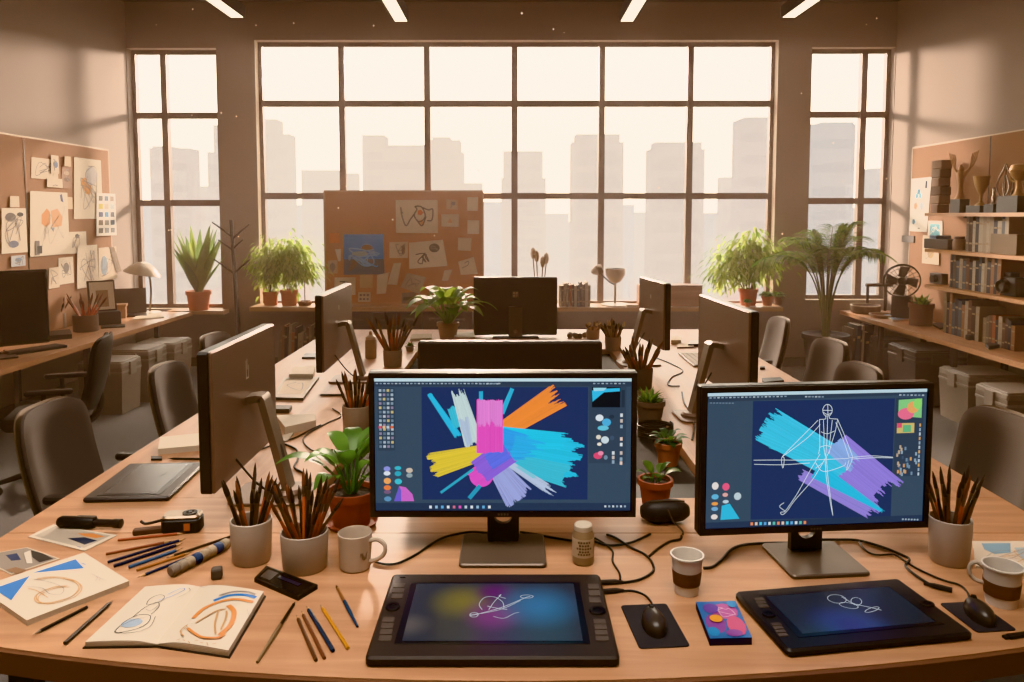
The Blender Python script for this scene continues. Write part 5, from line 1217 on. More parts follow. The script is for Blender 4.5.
def figA(A):
    A.poly(pm('d99a5a', .8), [(.25, .34), (.5, .3), (.62, .42), (.55, .6), (.4, .58), (.25, .44)]); A.ell(pm('c3bcb8', .8), .62, .28, .22, .16); 
    for k in range(4): A.scrib(SK2, .2, .1, .9, .9, .006, 40 + k, 5)
S_('figure_drawing', 'tall orange and grey figure drawing high on the left pinboard', 'drawing', ((73.5, 157), (100, 219)), None, figA)
S_('colour_chart', 'colour swatch chart overlapping the right edge of the left pinboard', 'chart', ((95, 193), (113.5, 236)), WHITE, swatches, .008)
def figC(A):
    A.poly(pm('d8945a', .8), [(.28, .36), (.42, .26), (.5, .32), (.5, .5), (.4, .56), (.28, .5)]); A.poly(pm('e0a878', .8), [(.52, .3), (.7, .26), (.84, .4), (.8, .54), (.56, .56)]); A.poly(pm('8a8f98', .8), [(.5, .56), (.62, .56), (.58, .64)]); A.poly(pm('4f5a78', .8), [(.78, .04), (.84, .02), (.88, .16), (.8, .14)])
    A.rect(pm('7a7068', .8), .1, .76, .22, .98); A.rect(pm('3a3836', .8), .16, .84, .28, .96)
    for k in range(3): A.scrib(SK2, .15, .1, .9, .9, .004, 60 + k, 5)
S_('painted_sheet', 'large sheet with two orange petal shapes in the middle of the left pinboard', 'painting', ((29, 191), (66, 257)), None, figC)
S_('sticky_note', 'cream sticky note right of the orange petal sheet', 'note', ((65.5, 197), (72, 209)), pm('d2bb9c', .8))
S_('sketch_sheet', 'small sketch sheet below the note, right of the petal sheet', 'sketch', ((68.5, 232), (85.5, 254)), None, sk(7, ((.45, .2, .12, .1, '6a6460'),), 2))
S_('sketch_sheet', 'tall faint pencil sheet low on the left pinboard', 'sketch', ((76, 246), (96, 289)), None, sk(8, (), 4), .004)
S_('sketch_sheet', 'blue shaded sketch at the lower right end of the left pinboard', 'sketch', ((97.5, 248), (115, 281)), PAPER2, sk(9, ((.3, .55, .2, .3, '8fa0ac'),), 3))
S_('paper_roll', 'bunch of grey brown paper strips hanging at the lower right end of the left pinboard', 'paper strips', [(108, 247), (113, 247), (120, 271), (115, 273)], pm('7a6654', .8), sk(10, (), 2), .012)
S_('sketch_sheet', 'small portrait sketch below the petal sheet', 'sketch', ((58, 258), (72.5, 285)), None, sk(11, ((.5, .4, .2, .2, '8a7f76'),), 2))
S_('sketch_sheet', 'narrow sketch sheet right beside the black bench monitor', 'sketch', ((48, 268), (58, 289)), PAPER2, sk(12, (), 2))

# freestanding board on the ledge
yb = YB - .10; p0, p1 = ony(325, 192, yb), ony(482, 192, yb)
corkboard('freestanding cork pinboard leaning on the window ledge', (p0.x, p1.x, yb, yb + .03, LZ + .001, p0.z), [], 'X', 0, pm('c0875c', .9, bump=.2, scale=220, var=.2))
BB = Board('B', yb - .001); S_ = BB.sheet
k4 = lambda x, y: (310 + x * .2052, 180 + y * .2052)
def q4(*a): return [k4(*p) for p in a]
def ring_sketch(A):
    A.poly(pm('c86a3a', .8), [(.52, .32), (.60, .30), (.66, .38), (.60, .46), (.52, .44)]); A.ell(pm('cf9a6a', .8), .6, .68, .07, .08)
    L = lambda *p: A.line(SK3, p, .014)
    L((.12, .22), (.15, .5), (.24, .78), (.34, .6)); L((.34, .6), (.5, .3), (.46, .2), (.62, .22), (.7, .5), (.56, .66), (.44, .48), (.5, .3)); L((.62, .22), (.78, .3), (.88, .28), (.86, .6), (.74, .62)); L((.5, .6), (.62, .78), (.72, .5)); L((.12, .34), (.17, .4))
S_('ink_drawing', 'ink line drawing with an orange spot at the top of the standing pinboard', 'drawing', q4((418, 97), (622, 97), (624, 259), (419, 258)), None, ring_sketch)
def bluep(A):
    A.rect(pm('3f8fe0', .7), 0, 0, 1, 1); A.rect(pm('5a6a80', .7), 0, .62, 1, 1)
    A.poly(pm('6a5648', .7), [(.1, .88), (.2, .66), (.36, .62), (.3, .8), (.16, .92)]); A.ell(pm('7a6a58', .7), .58, .34, .14, .08)
    for k in range(5): A.scrib(pm('7ab8ee', .7), .1, .35, .9, .8, .014, 80 + k, 6)
    A.ell(pm('8ab0cc', .7), .4, .48, .2, .06)
S_('blue_painting', 'square blue painting on the left of the standing pinboard', 'painting', q4((166, 265), (358, 264), (364, 459), (166, 461)), None, bluep)
S_('sticky_note', 'bright orange sticky note above left of the blue painting', 'note', q4((94, 260), (144, 258), (144, 306), (95, 307)), pm('d8803a', .7))
S_('sketch_sheet', 'small pale sketch right of the blue painting', 'sketch', q4((387, 303), (478, 300), (477, 380), (387, 380)), PAPER2, sk(21, ((.75, .5, .1, .3, 'a88a68'),), 2))
def ferns(A):
    A.ell(pm('5a544e', .8), .72, .28, .15, .17); A.scrib(SK3, .15, .4, .55, .85, .012, 91, 9); A.scrib(SK3, .2, .35, .5, .8, .01, 92, 7); A.scrib(SK2, .6, .2, .85, .5, .012, 93, 8)
S_('ink_drawing', 'tilted sheet with a dark blot and plant strokes on the standing pinboard', 'drawing', q4((482, 305), (648, 291), (670, 418), (484, 433)), None, ferns)
S_('sketch_sheet', 'square sketch with a dark spiral near the top right of the standing pinboard', 'sketch', q4((664, 95), (720, 96), (721, 144), (666, 142)), pm('c9a884', .8), sk(22, ((.6, .4, .2, .2, '7a7068'),), 1))
S_('sketch_sheet', 'small sheet with an orange triangle on the standing pinboard', 'sketch', q4((640, 167), (725, 166), (725, 228), (641, 226)), PAPER2, lambda A: A.poly(pm('d0a078', .8), [(.35, .7), (.5, .3), (.65, .7)]))
S_('sticky_note', 'blank pale note in the top right corner of the standing pinboard', 'note', q4((766, 83), (819, 83), (818, 150), (766, 149)), PAPER2)
S_('sticky_note', 'blank pale note, second down the right edge of the standing pinboard', 'note', q4((767, 195), (825, 196), (824, 263), (767, 262)), PAPER2)
S_('sticky_note', 'blank pale note, third down the right side of the standing pinboard', 'note', q4((722, 280), (788, 282), (783, 346), (721, 342)), PAPER2)
S_('paper_sheet', 'crumpled pale paper at the lower right of the standing pinboard', 'paper', q4((722, 398), (798, 374), (818, 458), (735, 462)), PAPER2, lambda A: A.scrib(SK2, .1, .1, .9, .9, .006, 7, 4))
S_('paper_slip', 'narrow slanted slip above the leafy plant on the standing pinboard', 'paper slip', q4((655, 440), (694, 436), (672, 490), (642, 492)), PAPER2)
S_('paper_sheet', 'grey tilted sheet beneath the dark blot drawing', 'paper', q4((474, 452), (565, 474), (535, 556), (441, 522)), pm('b8a894', .8), sk(23, (), 2), .004)
S_('paper_slip', 'long bent slip right below the blue painting', 'paper slip', q4((408, 405), (445, 403), (425, 512), (378, 508)), PAPER2)
S_('paper_slip', 'tall pale slip below the right corner of the blue painting', 'paper slip', q4((328, 462), (385, 450), (370, 552), (326, 555)), PAPER2, None, .004)
S_('paper_sheet', 'pale sheet with small print at the lower left of the standing pinboard', 'paper', q4((120, 475), (222, 474), (222, 560), (118, 560)), PAPER2, lambda A: (A.rect(SK3, .25, .2, .5, .28), sk(24, (), 2)(A)))
S_('sticky_note', 'tan note below the middle of the blue painting', 'note', q4((243, 462), (307, 462), (306, 526), (243, 525)), pm('cfb28c', .8))
S_('paper_sheet', 'small sheet with rows of thumbnails along the bottom of the standing pinboard', 'paper', q4((236, 546), (297, 545), (295, 594), (234, 593)), PAPER2, lambda A: [A.rect(SK2, .12 + .28 * (k % 3), .2 + .4 * (k // 3), .3 + .28 * (k % 3), .42 + .4 * (k // 3)) for k in range(6)])
S_('sketch_sheet', 'oval face sketch left below the orange note', 'sketch', q4((87, 392), (133, 390), (136, 455), (88, 457)), pm('c4a484', .8), sk(25, ((.5, .5, .3, .3, '9a8470'),), 1))
S_('paper_slip', 'torn slip under the orange note', 'paper slip', q4((122, 338), (150, 336), (150, 395), (138, 396)), PAPER2)
S_('sticky_note', 'tan note at the bottom left corner of the standing pinboard', 'note', q4((80, 540), (113, 540), (113, 590), (80, 590)), pm('cfb08a', .8))
S_('photo', 'small dark photo at the bottom of the standing pinboard beside the leafy plant', 'photo', q4((450, 550), (516, 545), (516, 600), (447, 602)), pm('8a7a6a', .7), lambda A: A.rect(pm('5a4c40', .7), .1, .4, .9, .7))
S_('paper_slip', 'pale slip at the bottom of the standing pinboard right of the dark photo', 'paper slip', q4((518, 570), (565, 580), (562, 604), (518, 602)), PAPER2)

# right wall board
xr = XR - .022; BR_ = Board('R', xr); S_ = BR_.sheet
yr = onx(911, 200, xr).y; zr = onx(911, 149, xr).z
corkboard('tall cork pinboard behind the shelves on the right wall', (xr, XR - .001, 2.6, yr, SZ + .004, zr), [onx(990, 160, xr).y], 'Y', xr - .003)
def post(A):
    for x, y, rx, ry, h in ((.42, .25, .1, .06, '4a86a0'), (.34, .33, .09, .06, '5a9ab4'), (.52, .33, .09, .06, '6aa6bc'), (.3, .52, .1, .07, 'd8a878'), (.62, .52, .1, .08, 'a8b0bc'), (.24, .82, .09, .06, '5a8fa8')): A.ell(pm(h, .8), x, y, rx, ry, 5)
    A.rect(pm('3a4048', .8), .74, .06, .84, .2); A.rect(SK2, .5, .93, .62, .95)
S_('poster', 'tall white poster with blue shapes at the far end of the right pinboard', 'poster', [(912, 179), (932, 177), (927, 232), (910, 231)], WHITE, post)
S_('poster', 'white sheet with a turquoise picture under the lowest trophy shelf', 'poster', ((929, 221), (943, 242)), WHITE, lambda A: (A.rect(pm('5fa8b8', .7), .15, .15, .85, .8), A.scrib(WHITE, .2, .2, .8, .75, .006, 3, 8)))
S_('sketch_sheet', 'pale sketch hanging beside the second wall shelf on the right', 'sketch', ((924, 236), (940, 265)), PAPER2, sk(31, ((.5, .6, .2, .2, 'c0a070'),), 2))
p = ony(909, 239, YB - .004)
m = MB(pm('3d322b', .5)); q = onx(909, 239, XR - .02); m.box(XR - .035, XR - .001, q.y - .12, q.y + .12, q.z - .035, q.z + .035); tag(m.build('light_switch'), 'small dark box on the right wall beside the window', 'switch')

# ------------------------------------------------------------------ shelves, books and trophies on the right
SHX = XR - .34
SHW = wood('shelf_wood', 'a5744a', 'c08c5e', 'Y')
zs = []
for i, (v, lab) in enumerate(((213, 'top wall shelf on the right carrying the trophies'), (249, 'middle wall shelf on the right with upright books'), (285, 'lowest wall shelf on the right with a long row of books'))):
    q = onx(940, v, SHX + .1); zs.append(q.z); y1_ = onx(930, v, SHX + .05).y
    t = thing('mounted_shelf', lab, 'shelf', (SHX + .16, (3.5 + y1_) / 2, q.z)); m = MB(SHW); m.box(SHX, XR - .026, 3.5, y1_, q.z - .03, q.z); m.build('board', t, True)
    for y in (y1_ - .45, y1_ - 1.5): m = MB(STEEL); m.box(XR - .05, XR - .027, y - .012, y + .012, q.z - .3, q.z - .03); m.box(SHX + .1, XR - .05, y - .01, y + .01, q.z - .045, q.z - .03); m.build('bracket', t, True)
BK = ['9c8c78', '5b3e2c', '86745f', '333338', '85593a', '665a4e', 'a39480', '46505a', '92694a', '3e2a20', '5c5046', '95522f', '262c35', 'a99b86']
BKN = ['cream', 'brown', 'beige', 'charcoal', 'tan', 'grey brown', 'ivory', 'slate blue', 'light tan', 'dark brown', 'taupe', 'rust', 'navy', 'off white']
def books(n, start, step, up, spine_n, h0, h1, depth, where, group, seed, end_label='left', lean=False, col=None):
    """n upright books one after another; step: unit vector along the row, spine_n: way the spines face"""
    rn = random.Random(seed); pos = V(start); st = V(step); sn = V(spine_n); last = -1
    for i in range(n):
        w = rn.uniform(*up); h = rn.uniform(h0, h1); k = rn.randrange(len(BK))
        if k == last: k = (k + 1) % len(BK)
        last = k
        tl = rn.uniform(.02, .10) * h if lean else 0
        c = [pos, pos + st * (w - .002), pos + st * (w - .002) - sn * depth, pos - sn * depth]
        m = MB(pm(BK[k], .7)); top = st * tl + V((0, 0, h)); pg = V((0, 0, -.006))
        m.add([p for p in c] + [p + top for p in c], [(0, 1, 5, 4), (1, 2, 6, 5), (3, 0, 4, 7), (0, 1, 2, 3)])
        m.use(PAPER2); e = st * min(.003, w * .15)
        m.add([c[0] + e + top + pg - sn * .004, c[1] - e + top + pg - sn * .004, c[2] - e + top + pg, c[3] + e + top + pg], [(0, 1, 2, 3)]); m.add([c[2] + V((0, 0, 0)), c[3], c[3] + top + pg, c[2] + top + pg], [(0, 1, 2, 3)])
        m.use(pm('9a8468', .6)); o = sn * .0006
        if w > .02:
            for z in (.2, .75): a, b = c[0] + st * w * .1 + top * z + o, c[1] - st * w * .1 + top * z + o; m.add([a, b, b + V((0, 0, h * .05)), a + V((0, 0, h * .05))], [(0, 1, 2, 3)])
        tag(m.build('book', smooth=0, recalc=True), '%s book, %s from the %s in %s' % (BKN[k], NTH[i], end_label, where), 'book', group); pos = pos + st * w
    return pos
sx = SHX + .07
yA = onx(966, 235, sx).y; yB_ = onx(1009, 235, sx).y
books(12, (sx, yA, zs[1] + .001), (0, -1, 0), ((yA - yB_) / 12 * .8, (yA - yB_) / 12 * 1.15), (-1, 0, 0), .26, .36, .2, 'the middle wall shelf row', 'books on the middle wall shelf', 3)
yA = onx(950, 272, sx).y; yB_ = onx(1001, 272, sx).y
books(16, (sx, yA, zs[2] + .001), (0, -1, 0), ((yA - yB_) / 16 * .8, (yA - yB_) / 16 * 1.15), (-1, 0, 0), .24, .32, .2, 'the lowest wall shelf row', 'books on the lowest wall shelf', 5)
sx2 = RX + .25
yA = onx(944, 310, sx2).y; yB_ = onx(980, 320, sx2).y
books(11, (sx2, yA, SZ + .001), (0, -1, 0), ((yA - yB_) / 11 * .8, (yA - yB_) / 11 * 1.15), (-1, 0, 0), .28, .36, .22, 'the tall right bench row', 'tall books on the right bench', 8)
yA = onx(983, 325, sx2).y; yB_ = onx(1018, 330, sx2).y
books(10, (sx2, yA, SZ + .001), (0, -1, 0), ((yA - yB_) / 10 * .8, (yA - yB_) / 10 * 1.15), (-1, 0, 0), .19, .25, .22, 'the short right bench row', 'short books on the right bench', 9)
def on_shelf(u, z, x): y = onx(u, 220, x).y; return (x, y, z)
BRASS = pm('a87e58', .4, .35, bump=.1, scale=60); GOLD = pm('b89468', .4, .5); BASE = pm('191412', .4)
# winged figure trophy
xx = SHX + .15
loc = on_shelf(959, zs[0] + .001, xx)
t = thing('winged_trophy', 'bronze winged figure trophy on a dark block, tallest on the top shelf', 'trophy', loc, R(-78))
m = MB(BASE); m.box(-.055, .055, -.05, .05, 0, .12); m.build('plinth', t)
m = MB(BRASS); m.lathe([(0, .12), (.05, .12), (.035, .14), (.022, .18), (.02, .24), (.03, .30), (.035, .34), (.02, .37), (.024, .395), (.012, .42), (0, .42)], n=18); m.build('figure', t)
for s in (-1, 1):
    m = MB(BRASS)
    for k in range(4): m.tube(spline([(s * .012, 0, .30 + .015 * k), (s * (.06 + .008 * k), .01, .36 + .01 * k), (s * (.125 - .012 * k), .02, .44 + .012 * k), (s * (.165 - .022 * k), .02, .54 - .006 * k)], 5), [.014 * (1 - .8 * j / 15) for j in range(16)], 6)
    m.build('wing', t)
def cup_trophy(label, u, prof, bw, bh, mat, ears=True, x=xx):
    t = thing('trophy_cup', label, 'trophy', on_shelf(u, zs[0] + .001, x), R(-80)); m = MB(BASE); m.box(-bw, bw, -bw, bw, 0, bh); m.build('plinth', t)
    m = MB(mat); m.lathe([(r, z + bh) for r, z in prof], n=22); m.build('cup', t)
    if ears:
        for s in (-1, 1): m = MB(mat); m.tube(spline([(s * .045, 0, bh + .17), (s * .085, 0, bh + .19), (s * .08, 0, bh + .13), (s * .035, 0, bh + .11)], 5), .006, 6); m.build('handle', t)
    return t
cup_trophy('flared goblet trophy right of the winged figure', 980, [(0, 0), (.045, 0), (.04, .012), (.014, .03), (.012, .09), (.03, .12), (.05, .17), (.066, .25), (.06, .25), (.04, .17), (0, .13)], .075, .06, GOLD, False)
cup_trophy('small slim trophy with a silver stem between goblet and leaf sculpture', 993, [(0, 0), (.03, 0), (.014, .02), (.02, .05), (.012, .09), (.016, .13), (0, .14)], .05, .07, CHROME, False)
cup_trophy('large cup trophy with a round top at the right end of the top shelf', 1017, [(0, 0), (.05, 0), (.03, .02), (.018, .06), (.022, .12), (.05, .15), (.07, .2), (.055, .24), (.03, .25), (0, .25)], .10, .13, GOLD, True)
t = thing('leaf_trophy', 'open leaf shaped wire trophy left of the large cup', 'trophy', on_shelf(1003.5, zs[0] + .001, xx), R(-80))
m = MB(BASE); m.lathe([(0, 0), (.04, 0), (.04, .02), (.016, .06), (.012, .12), (0, .12)], n=16); m.build('plinth', t)
m = MB(CHROME)
for s in (-1, 1):
    m.tube(spline([(0, 0, .10), (s * .07, 0, .16), (s * .075, 0, .25), (s * .02, 0, .35), (0, 0, .39)], 6), .008, 6); m.tube(spline([(0, 0, .12), (s * .03, .01, .2), (s * .01, 0, .3)], 5), .006, 6)
m.tube([(0, 0, .1), (0, 0, .36)], .006, 6); m.build('leaf_frame', t)
t = thing('wooden_column', 'rough brown block column standing left of the winged trophy', 'ornament', on_shelf(939.5, zs[0] + .001, SHX + .2), 0)
for k, h in enumerate(('6a5040', '7a604c', '5e4838', '735844', '66503e', '7d6450')):
    m = MB(pm(h, .85, bump=.3, scale=40)); m.M = Matrix.Translation((0, 0, k * .082)) @ Matrix.Rotation(R(7 * (k % 3) - 6), 4, 'Z'); m.slab(.11, .15, 0, .081, .012, .006); m.build('block', t)
# odds on the lower shelves
t = thing('wooden_organiser', 'low dark organiser box at the far end of the middle shelf', 'organiser', on_shelf(947, zs[1] + .001, SHX + .16)); m = MB(pm('3a2c22', .6)); m.slab(.2, .40, 0, .09, .01, .004); m.build('box', t); m = MB(pm('4a6a86', .6)); m.slab(.14, .12, .09, .12, .01, .003, c=(0, .1)); m.build('blue_pad', t)
t = thing('small_jar', 'small brown jar left of the books on the middle shelf', 'jar', on_shelf(960, zs[1] + .001, SHX + .14)); m = MB(pm('8a6a4e', .4)); m.lathe([(0, 0), (.05, 0), (.055, .07), (.04, .1), (0, .1)], n=16); m.build('body', t); m = MB(pm('5a4030', .5)); m.lathe([(0, .1), (.044, .1), (.044, .12), (0, .12)], n=16); m.build('lid', t)
m = MB(pm('75634f', .8)); q = on_shelf(1017, zs[1] + .001, SHX + .16); m.box(q[0] - .1, q[0] + .1, q[1] - .16, q[1] + .16, q[2], q[2] + .16); tag(m.build('paper_box'), 'tan paper box right of the books on the middle shelf', 'box')
t = thing('old_camera', 'dark old camera at the right end of the lowest wall shelf', 'camera', on_shelf(1014, zs[2] + .001, SHX + .14), R(-85)); m = MB(pm('221c19', .5)); m.slab(.24, .1, 0, .15, .02, .005); m.slab(.09, .08, .149, .185, .01, .004); m.build('body', t)
m = MB(pm('3a332e', .35, .4)); m.M = Matrix.Translation((0, -.05, .075)) @ Matrix.Rotation(R(90), 4, 'X'); m.lathe([(0, 0), (.055, 0), (.055, .04), (.045, .05), (.03, .03), (0, .028)], n=20); m.build('lens', t)
t = thing('small_camera', 'small grey camera at the far end of the lowest wall shelf', 'camera', on_shelf(941, zs[2] + .001, SHX + .14), R(-80)); m = MB(pm('5f5a58', .5)); m.slab(.16, .08, 0, .1, .015, .004); m.build('body', t); m = MB(pm('2a2624', .4)); m.M = Matrix.Translation((0, -.04, .05)) @ Matrix.Rotation(R(90), 4, 'X'); m.lathe([(0, 0), (.035, 0), (.035, .03), (0, .03)], n=16); m.build('lens', t)
# ------------------------------------------------------------------ on the right bench
def RB(u, v, h=0): return onz(u, v, SZ + h)
t = thing('glass_dish', 'squat glass dish at the window end of the right bench', 'dish', (ony(858, 306, YB - .28).x + .08, YB - .28, SZ)); m = MB(pm('6a5a4e', .2)); m.lathe([(0, 0), (.13, 0), (.15, .02), (.15, .08), (.14, .085), (.13, .03), (0, .02)], n=24); m.build('bowl', t); m = MB(pm('a8957f', .2)); m.lathe([(.14, .08), (.153, .08), (.153, .088), (.14, .088)], n=24, caps=False); m.build('rim', t)
t = thing('glass_dish', 'flat brown dish right of the squat glass dish on the bench', 'dish', (ony(884, 306, YB - .62).x, YB - .62, SZ)); m = MB(pm('8a6a50', .3)); m.lathe([(0, 0), (.12, 0), (.14, .03), (.13, .032), (.11, .01), (0, .01)], n=24); m.build('bowl', t); m = MB(pm('b89c7e', .3)); m.lathe([(.128, .03), (.142, .03), (.142, .036), (.128, .036)], n=24, caps=False); m.build('rim', t)
p = RB(905, 310); t = thing('desk_fan', 'black round desk fan on a dark block base on the right bench', 'fan', (3.93, 7.62, SZ), R(-38))
m = MB(pm('2a221e', .5)); m.slab(.18, .14, 0, .24, .02, .01); m.build('base', t)
for nm in (0,):
    m = MB(BLACK); cz_ = .385; m.M = Matrix.Translation((0, -.02, cz_)) @ Matrix.Rotation(R(74), 4, 'X')
    for r, z in ((.165, .0), (.168, .03), (.12, .045), (.06, .05)): m.tube([(r * math.cos(k * PI / 18), r * math.sin(k * PI / 18), z) for k in range(37)], .006 if r > .15 else .003, 6)
    for k in range(20): a = k * PI / 10; m.tube([(.03 * math.cos(a), .03 * math.sin(a), .052), (.12 * math.cos(a), .12 * math.sin(a), .046), (.167 * math.cos(a), .167 * math.sin(a), .03)], .0026, 5)
    m.build('cage', t)
    m = MB(pm('3a302a', .4)); m.M = Matrix.Translation((0, -.02, cz_)) @ Matrix.Rotation(R(74), 4, 'X')
    for k in range(4):
        a = k * PI / 2; ca, sa = math.cos(a), math.sin(a); pts = [(.03, -.02, .004), (.14, -.07, .02), (.15, .03, .004), (.05, .04, -.006)]
        m.prism([(x * ca - y * sa, x * sa + y * ca, z + .006) for x, y, z in pts], (0, 0, .003))
    m.build('blades', t)
    m = MB(BLACK); m.M = Matrix.Translation((0, -.02, cz_)) @ Matrix.Rotation(R(74), 4, 'X'); m.lathe([(0, -.05), (.04, -.05), (.045, .0), (.03, .05), (0, .055)], n=18); m.build('motor', t)
m = MB(STEEL); m.tube([(0, .03, .23), (0, .03, .385)], .014, 8); m.build('stem', t)
p = RB(919, 312); t = plant('potted_succulent', 'spiky little plant in a brown pot beside the desk fan', (3.90, 7.2, SZ), .105, .21, pm('6d4a34', .7), rb=.10); blades(t, .18, 26, .18, .04, [G1, GD2, G2], 14, 1.0, .05, .2)
def rb_sheet(name, label, cat, px, h, mat, side=None, paint=None): return quad(name, label, cat, px, h, mat, side, paint, base=SZ)
rb_sheet('magazine', 'blue grey magazine lying open on the right bench below the fan', 'magazine', [(884, 314.5), (902, 313), (925, 317.5), (893, 320)], .02, pm('5a6e86', .5), PAPER2, lambda A, P: A.scrib(PAPER2, .2, .2, .8, .8, .01, 3, 6))
rb_sheet('tablet_computer', 'slim dark tablet on the right bench before the tall books', 'tablet', [(931, 323), (942, 322), (955, 326), (940, 328)], .015, pm('3a3a42', .4), BLACK)
rb_sheet('pen_case', 'dark slim pen case on the right bench before the tall books', 'case', [(947, 330), (966, 329), (973, 331), (952, 332.5)], .014, pm('3d2f28', .6))
p = RB(976, 339); t = thing('video_camera', 'small black camcorder lying on the right bench edge', 'camera', (p.x + .05, p.y, SZ), R(20)); m = MB(BLACK); m.slab(.2, .06, 0, .045, .02, .008, c=(-.07, 0)); m.build('grip', t); m = MB(pm('2a2321', .4)); m.slab(.10, .09, 0, .075, .02, .008, c=(.07, 0)); m.build('body', t)
rb_sheet('remote_control', 'dark remote control beside the black camcorder', 'remote', [(985, 343), (998, 341), (1003, 344), (989, 346.5)], .025, pm('1f1a18', .5))
p = RB(1005, 338); m = MB(pm('5a4a3e', .5)); m.M = Matrix.Translation((p.x + .02, p.y, SZ)); m.lathe([(0, 0), (.045, 0), (.045, .05), (.04, .055), (0, .055)], n=18); tag(m.build('round_tin'), 'small round brown tin behind the remote control', 'tin')
for k, (v, h, c, lab) in enumerate(((345, .07, '6a5a4e', 'brown box at the bottom of the stack at the right edge'), (338, .06, '9a8672', 'pale box in the middle of the stack at the right edge'), (333, .05, '5a4638', 'dark box on top of the stack at the right edge'))):
    p = RB(1024, 352); m = MB(pm(c, .7)); m.M = Matrix.Translation((p.x + .18, p.y + .12, SZ + (.0, .071, .132)[k])) @ Matrix.Rotation(R(4 * k - 4), 4, 'Z'); m.slab(.24, .30, 0, h, .01, .004); tag(m.build('small_box'), lab, 'box', 'boxes stacked at the right bench edge')
# steel rail before the right window
t = thing('metal_rail', 'low metal rail standing before the right window', 'rail', (ony(880, 300, YB - .09).x, YB - .09, SZ))
q0, q1 = ony(866, 285, YB - .09), ony(899, 285, YB - .09)
m = MB(STEEL); m.tube([(q0.x - .0, YB - .09, q0.z), (q1.x, YB - .09, q0.z)], .02, 8); m.build('top_bar', t, True)
m = MB(STEEL); m.tube([((q0.x * .4 + q1.x * .6), YB - .09, SZ), ((q0.x * .4 + q1.x * .6), YB - .09, q0.z)], .016, 8); m.build('post', t, True)
m = MB(STEEL); m.tube([(q0.x + .02, YB - .09, SZ), (q0.x + .02, YB - .09, q0.z)], .016, 8); m.build('post', t, True)
# magazines leaning below the right bench
p = ony(850, 360, YB - .6); books(7, (p.x, YB - .62, .001), (.96, .28, 0), (.03, .05), (0, -1, 0), .44, .54, .26, 'the row below the right bench', 'leaning magazines below the right bench', 21, lean=True)

# ------------------------------------------------------------------ on the left bench
def LB(u, v, h=0): return onz(u, v, SZ + h)
t = thing('wide_monitor', 'large dark switched off monitor on the left bench', 'monitor', (-3.80, 5.5, SZ), R(42))
m = MB(EDGE); m.M = Matrix.Translation((0, 0, .36)) @ Matrix.Rotation(R(90), 4, 'X'); m.slab(.74, .56, -.03, .0, .012, .005); m.build('housing', t)
m = MB(pm('0d0d12', .18)); m.box(-.355, .355, -.0012, -.0002, .10, .625); m.v = [v - V((0, .001, 0)) for v in m.v]; m.build('screen', t)
m = MB(SATIN); m.box(-.05, .05, .03, .05, 0.01, .4); m.build('neck', t); m = MB(SATIN); m.slab(.3, .2, 0, .012, .02, .003); m.build('base_plate', t)
def pens_in(loc, r, h, n, L, label, cat, group, mat, seed, pl):
    m = MB(mat); m.lathe([(0, 0), (r * .95, 0), (r, .005), (r, h), (r - .004, h), (r - .006, .008), (0, .008)], n=20); o = m.build('brush_pot', loc=(0, 0, 0)); o.location = loc; tag(o, label, cat)
    rn = random.Random(seed); P = None
    for i in range(n):
        a = i * 2.4; q = (r - .01) * (.3 + .7 * rn.random()); rim = V((math.cos(a) * q, math.sin(a) * q, h)); b = V((-math.cos(a) * q * .3, -math.sin(a) * q * .3, .012)); d = (rim - b).normalized(); s = L * rn.uniform(.8, 1.1) / .236; rot = d.to_track_quat('Z', 'Y')
        if P is None: P = brush_proto('brown' if seed % 2 else 'rust', pl, group); P.location = V(loc) + b; P.rotation_mode = 'QUATERNION'; P.rotation_quaternion = rot; P.scale = (1.8, 1.8, s)
        else: dup(P, V(loc) + b, rot, scale=(1.8, 1.8, s))
p = LB(57.5, 328); pens_in((p.x, p.y, SZ), .075, .14, 10, .30, 'pale jar of paintbrushes beside the large dark monitor', 'pot', 'brushes beside the dark bench monitor', pm('8a7a6a', .4), 3, 'paintbrush in the pale jar beside the large dark monitor')
p = LB(86, 331); pens_in((p.x, p.y, SZ), .105, .15, 12, .36, 'wide brown pot of tools in front of the framed picture on the left bench', 'pot', 'brushes in the wide pot on the left bench', pm('6a5648', .5), 6, 'rust red paintbrush in the wide pot on the left bench')
p = LB(104, 324); t = thing('desk_tray', 'dark desk tray carrying the framed picture on the left bench', 'tray', (p.x, p.y, SZ), R(35)); m = MB(pm('2e2824', .5)); m.slab(.28, .18, 0, .12, .012, .004); m.build('box', t); m = MB(pm('3f3630', .5)); m.slab(.26, .16, .119, .124, .01, .002); m.build('lid', t)
t = thing('picture_frame', 'framed pale picture leaning on the dark desk tray', 'picture frame', (p.x, p.y, SZ + .125), R(40)); Mx = Matrix.Rotation(R(-14), 4, 'X')
m = MB(pm('3a2e26', .5)); m.M = Mx; m.box(-.12, .12, 0, .02, 0, .3); m.build('frame', t); m = MB(PAPER2); m.M = Mx; m.box(-.105, .105, -.002, .001, .015, .285); A = Art(m, [(-.105, -.002, .285), (.105, -.002, .285), (.105, -.002, .015), (-.105, -.002, .015)]); A.rect(pm('9a7a5e', .7), .25, .3, .75, .9); m.build('picture', t)
p = LB(119, 318); m = MB(pm('b08a64', .6)); m.M = Matrix.Translation((p.x, p.y, SZ)) @ Matrix.Rotation(R(20), 4, 'Z'); m.slab(.14, .1, 0, .13, .008, .003); m.slab(.16, .12, .12, .145, .008, .003); tag(m.build('wooden_box'), 'small tan wooden box right of the framed picture', 'box')
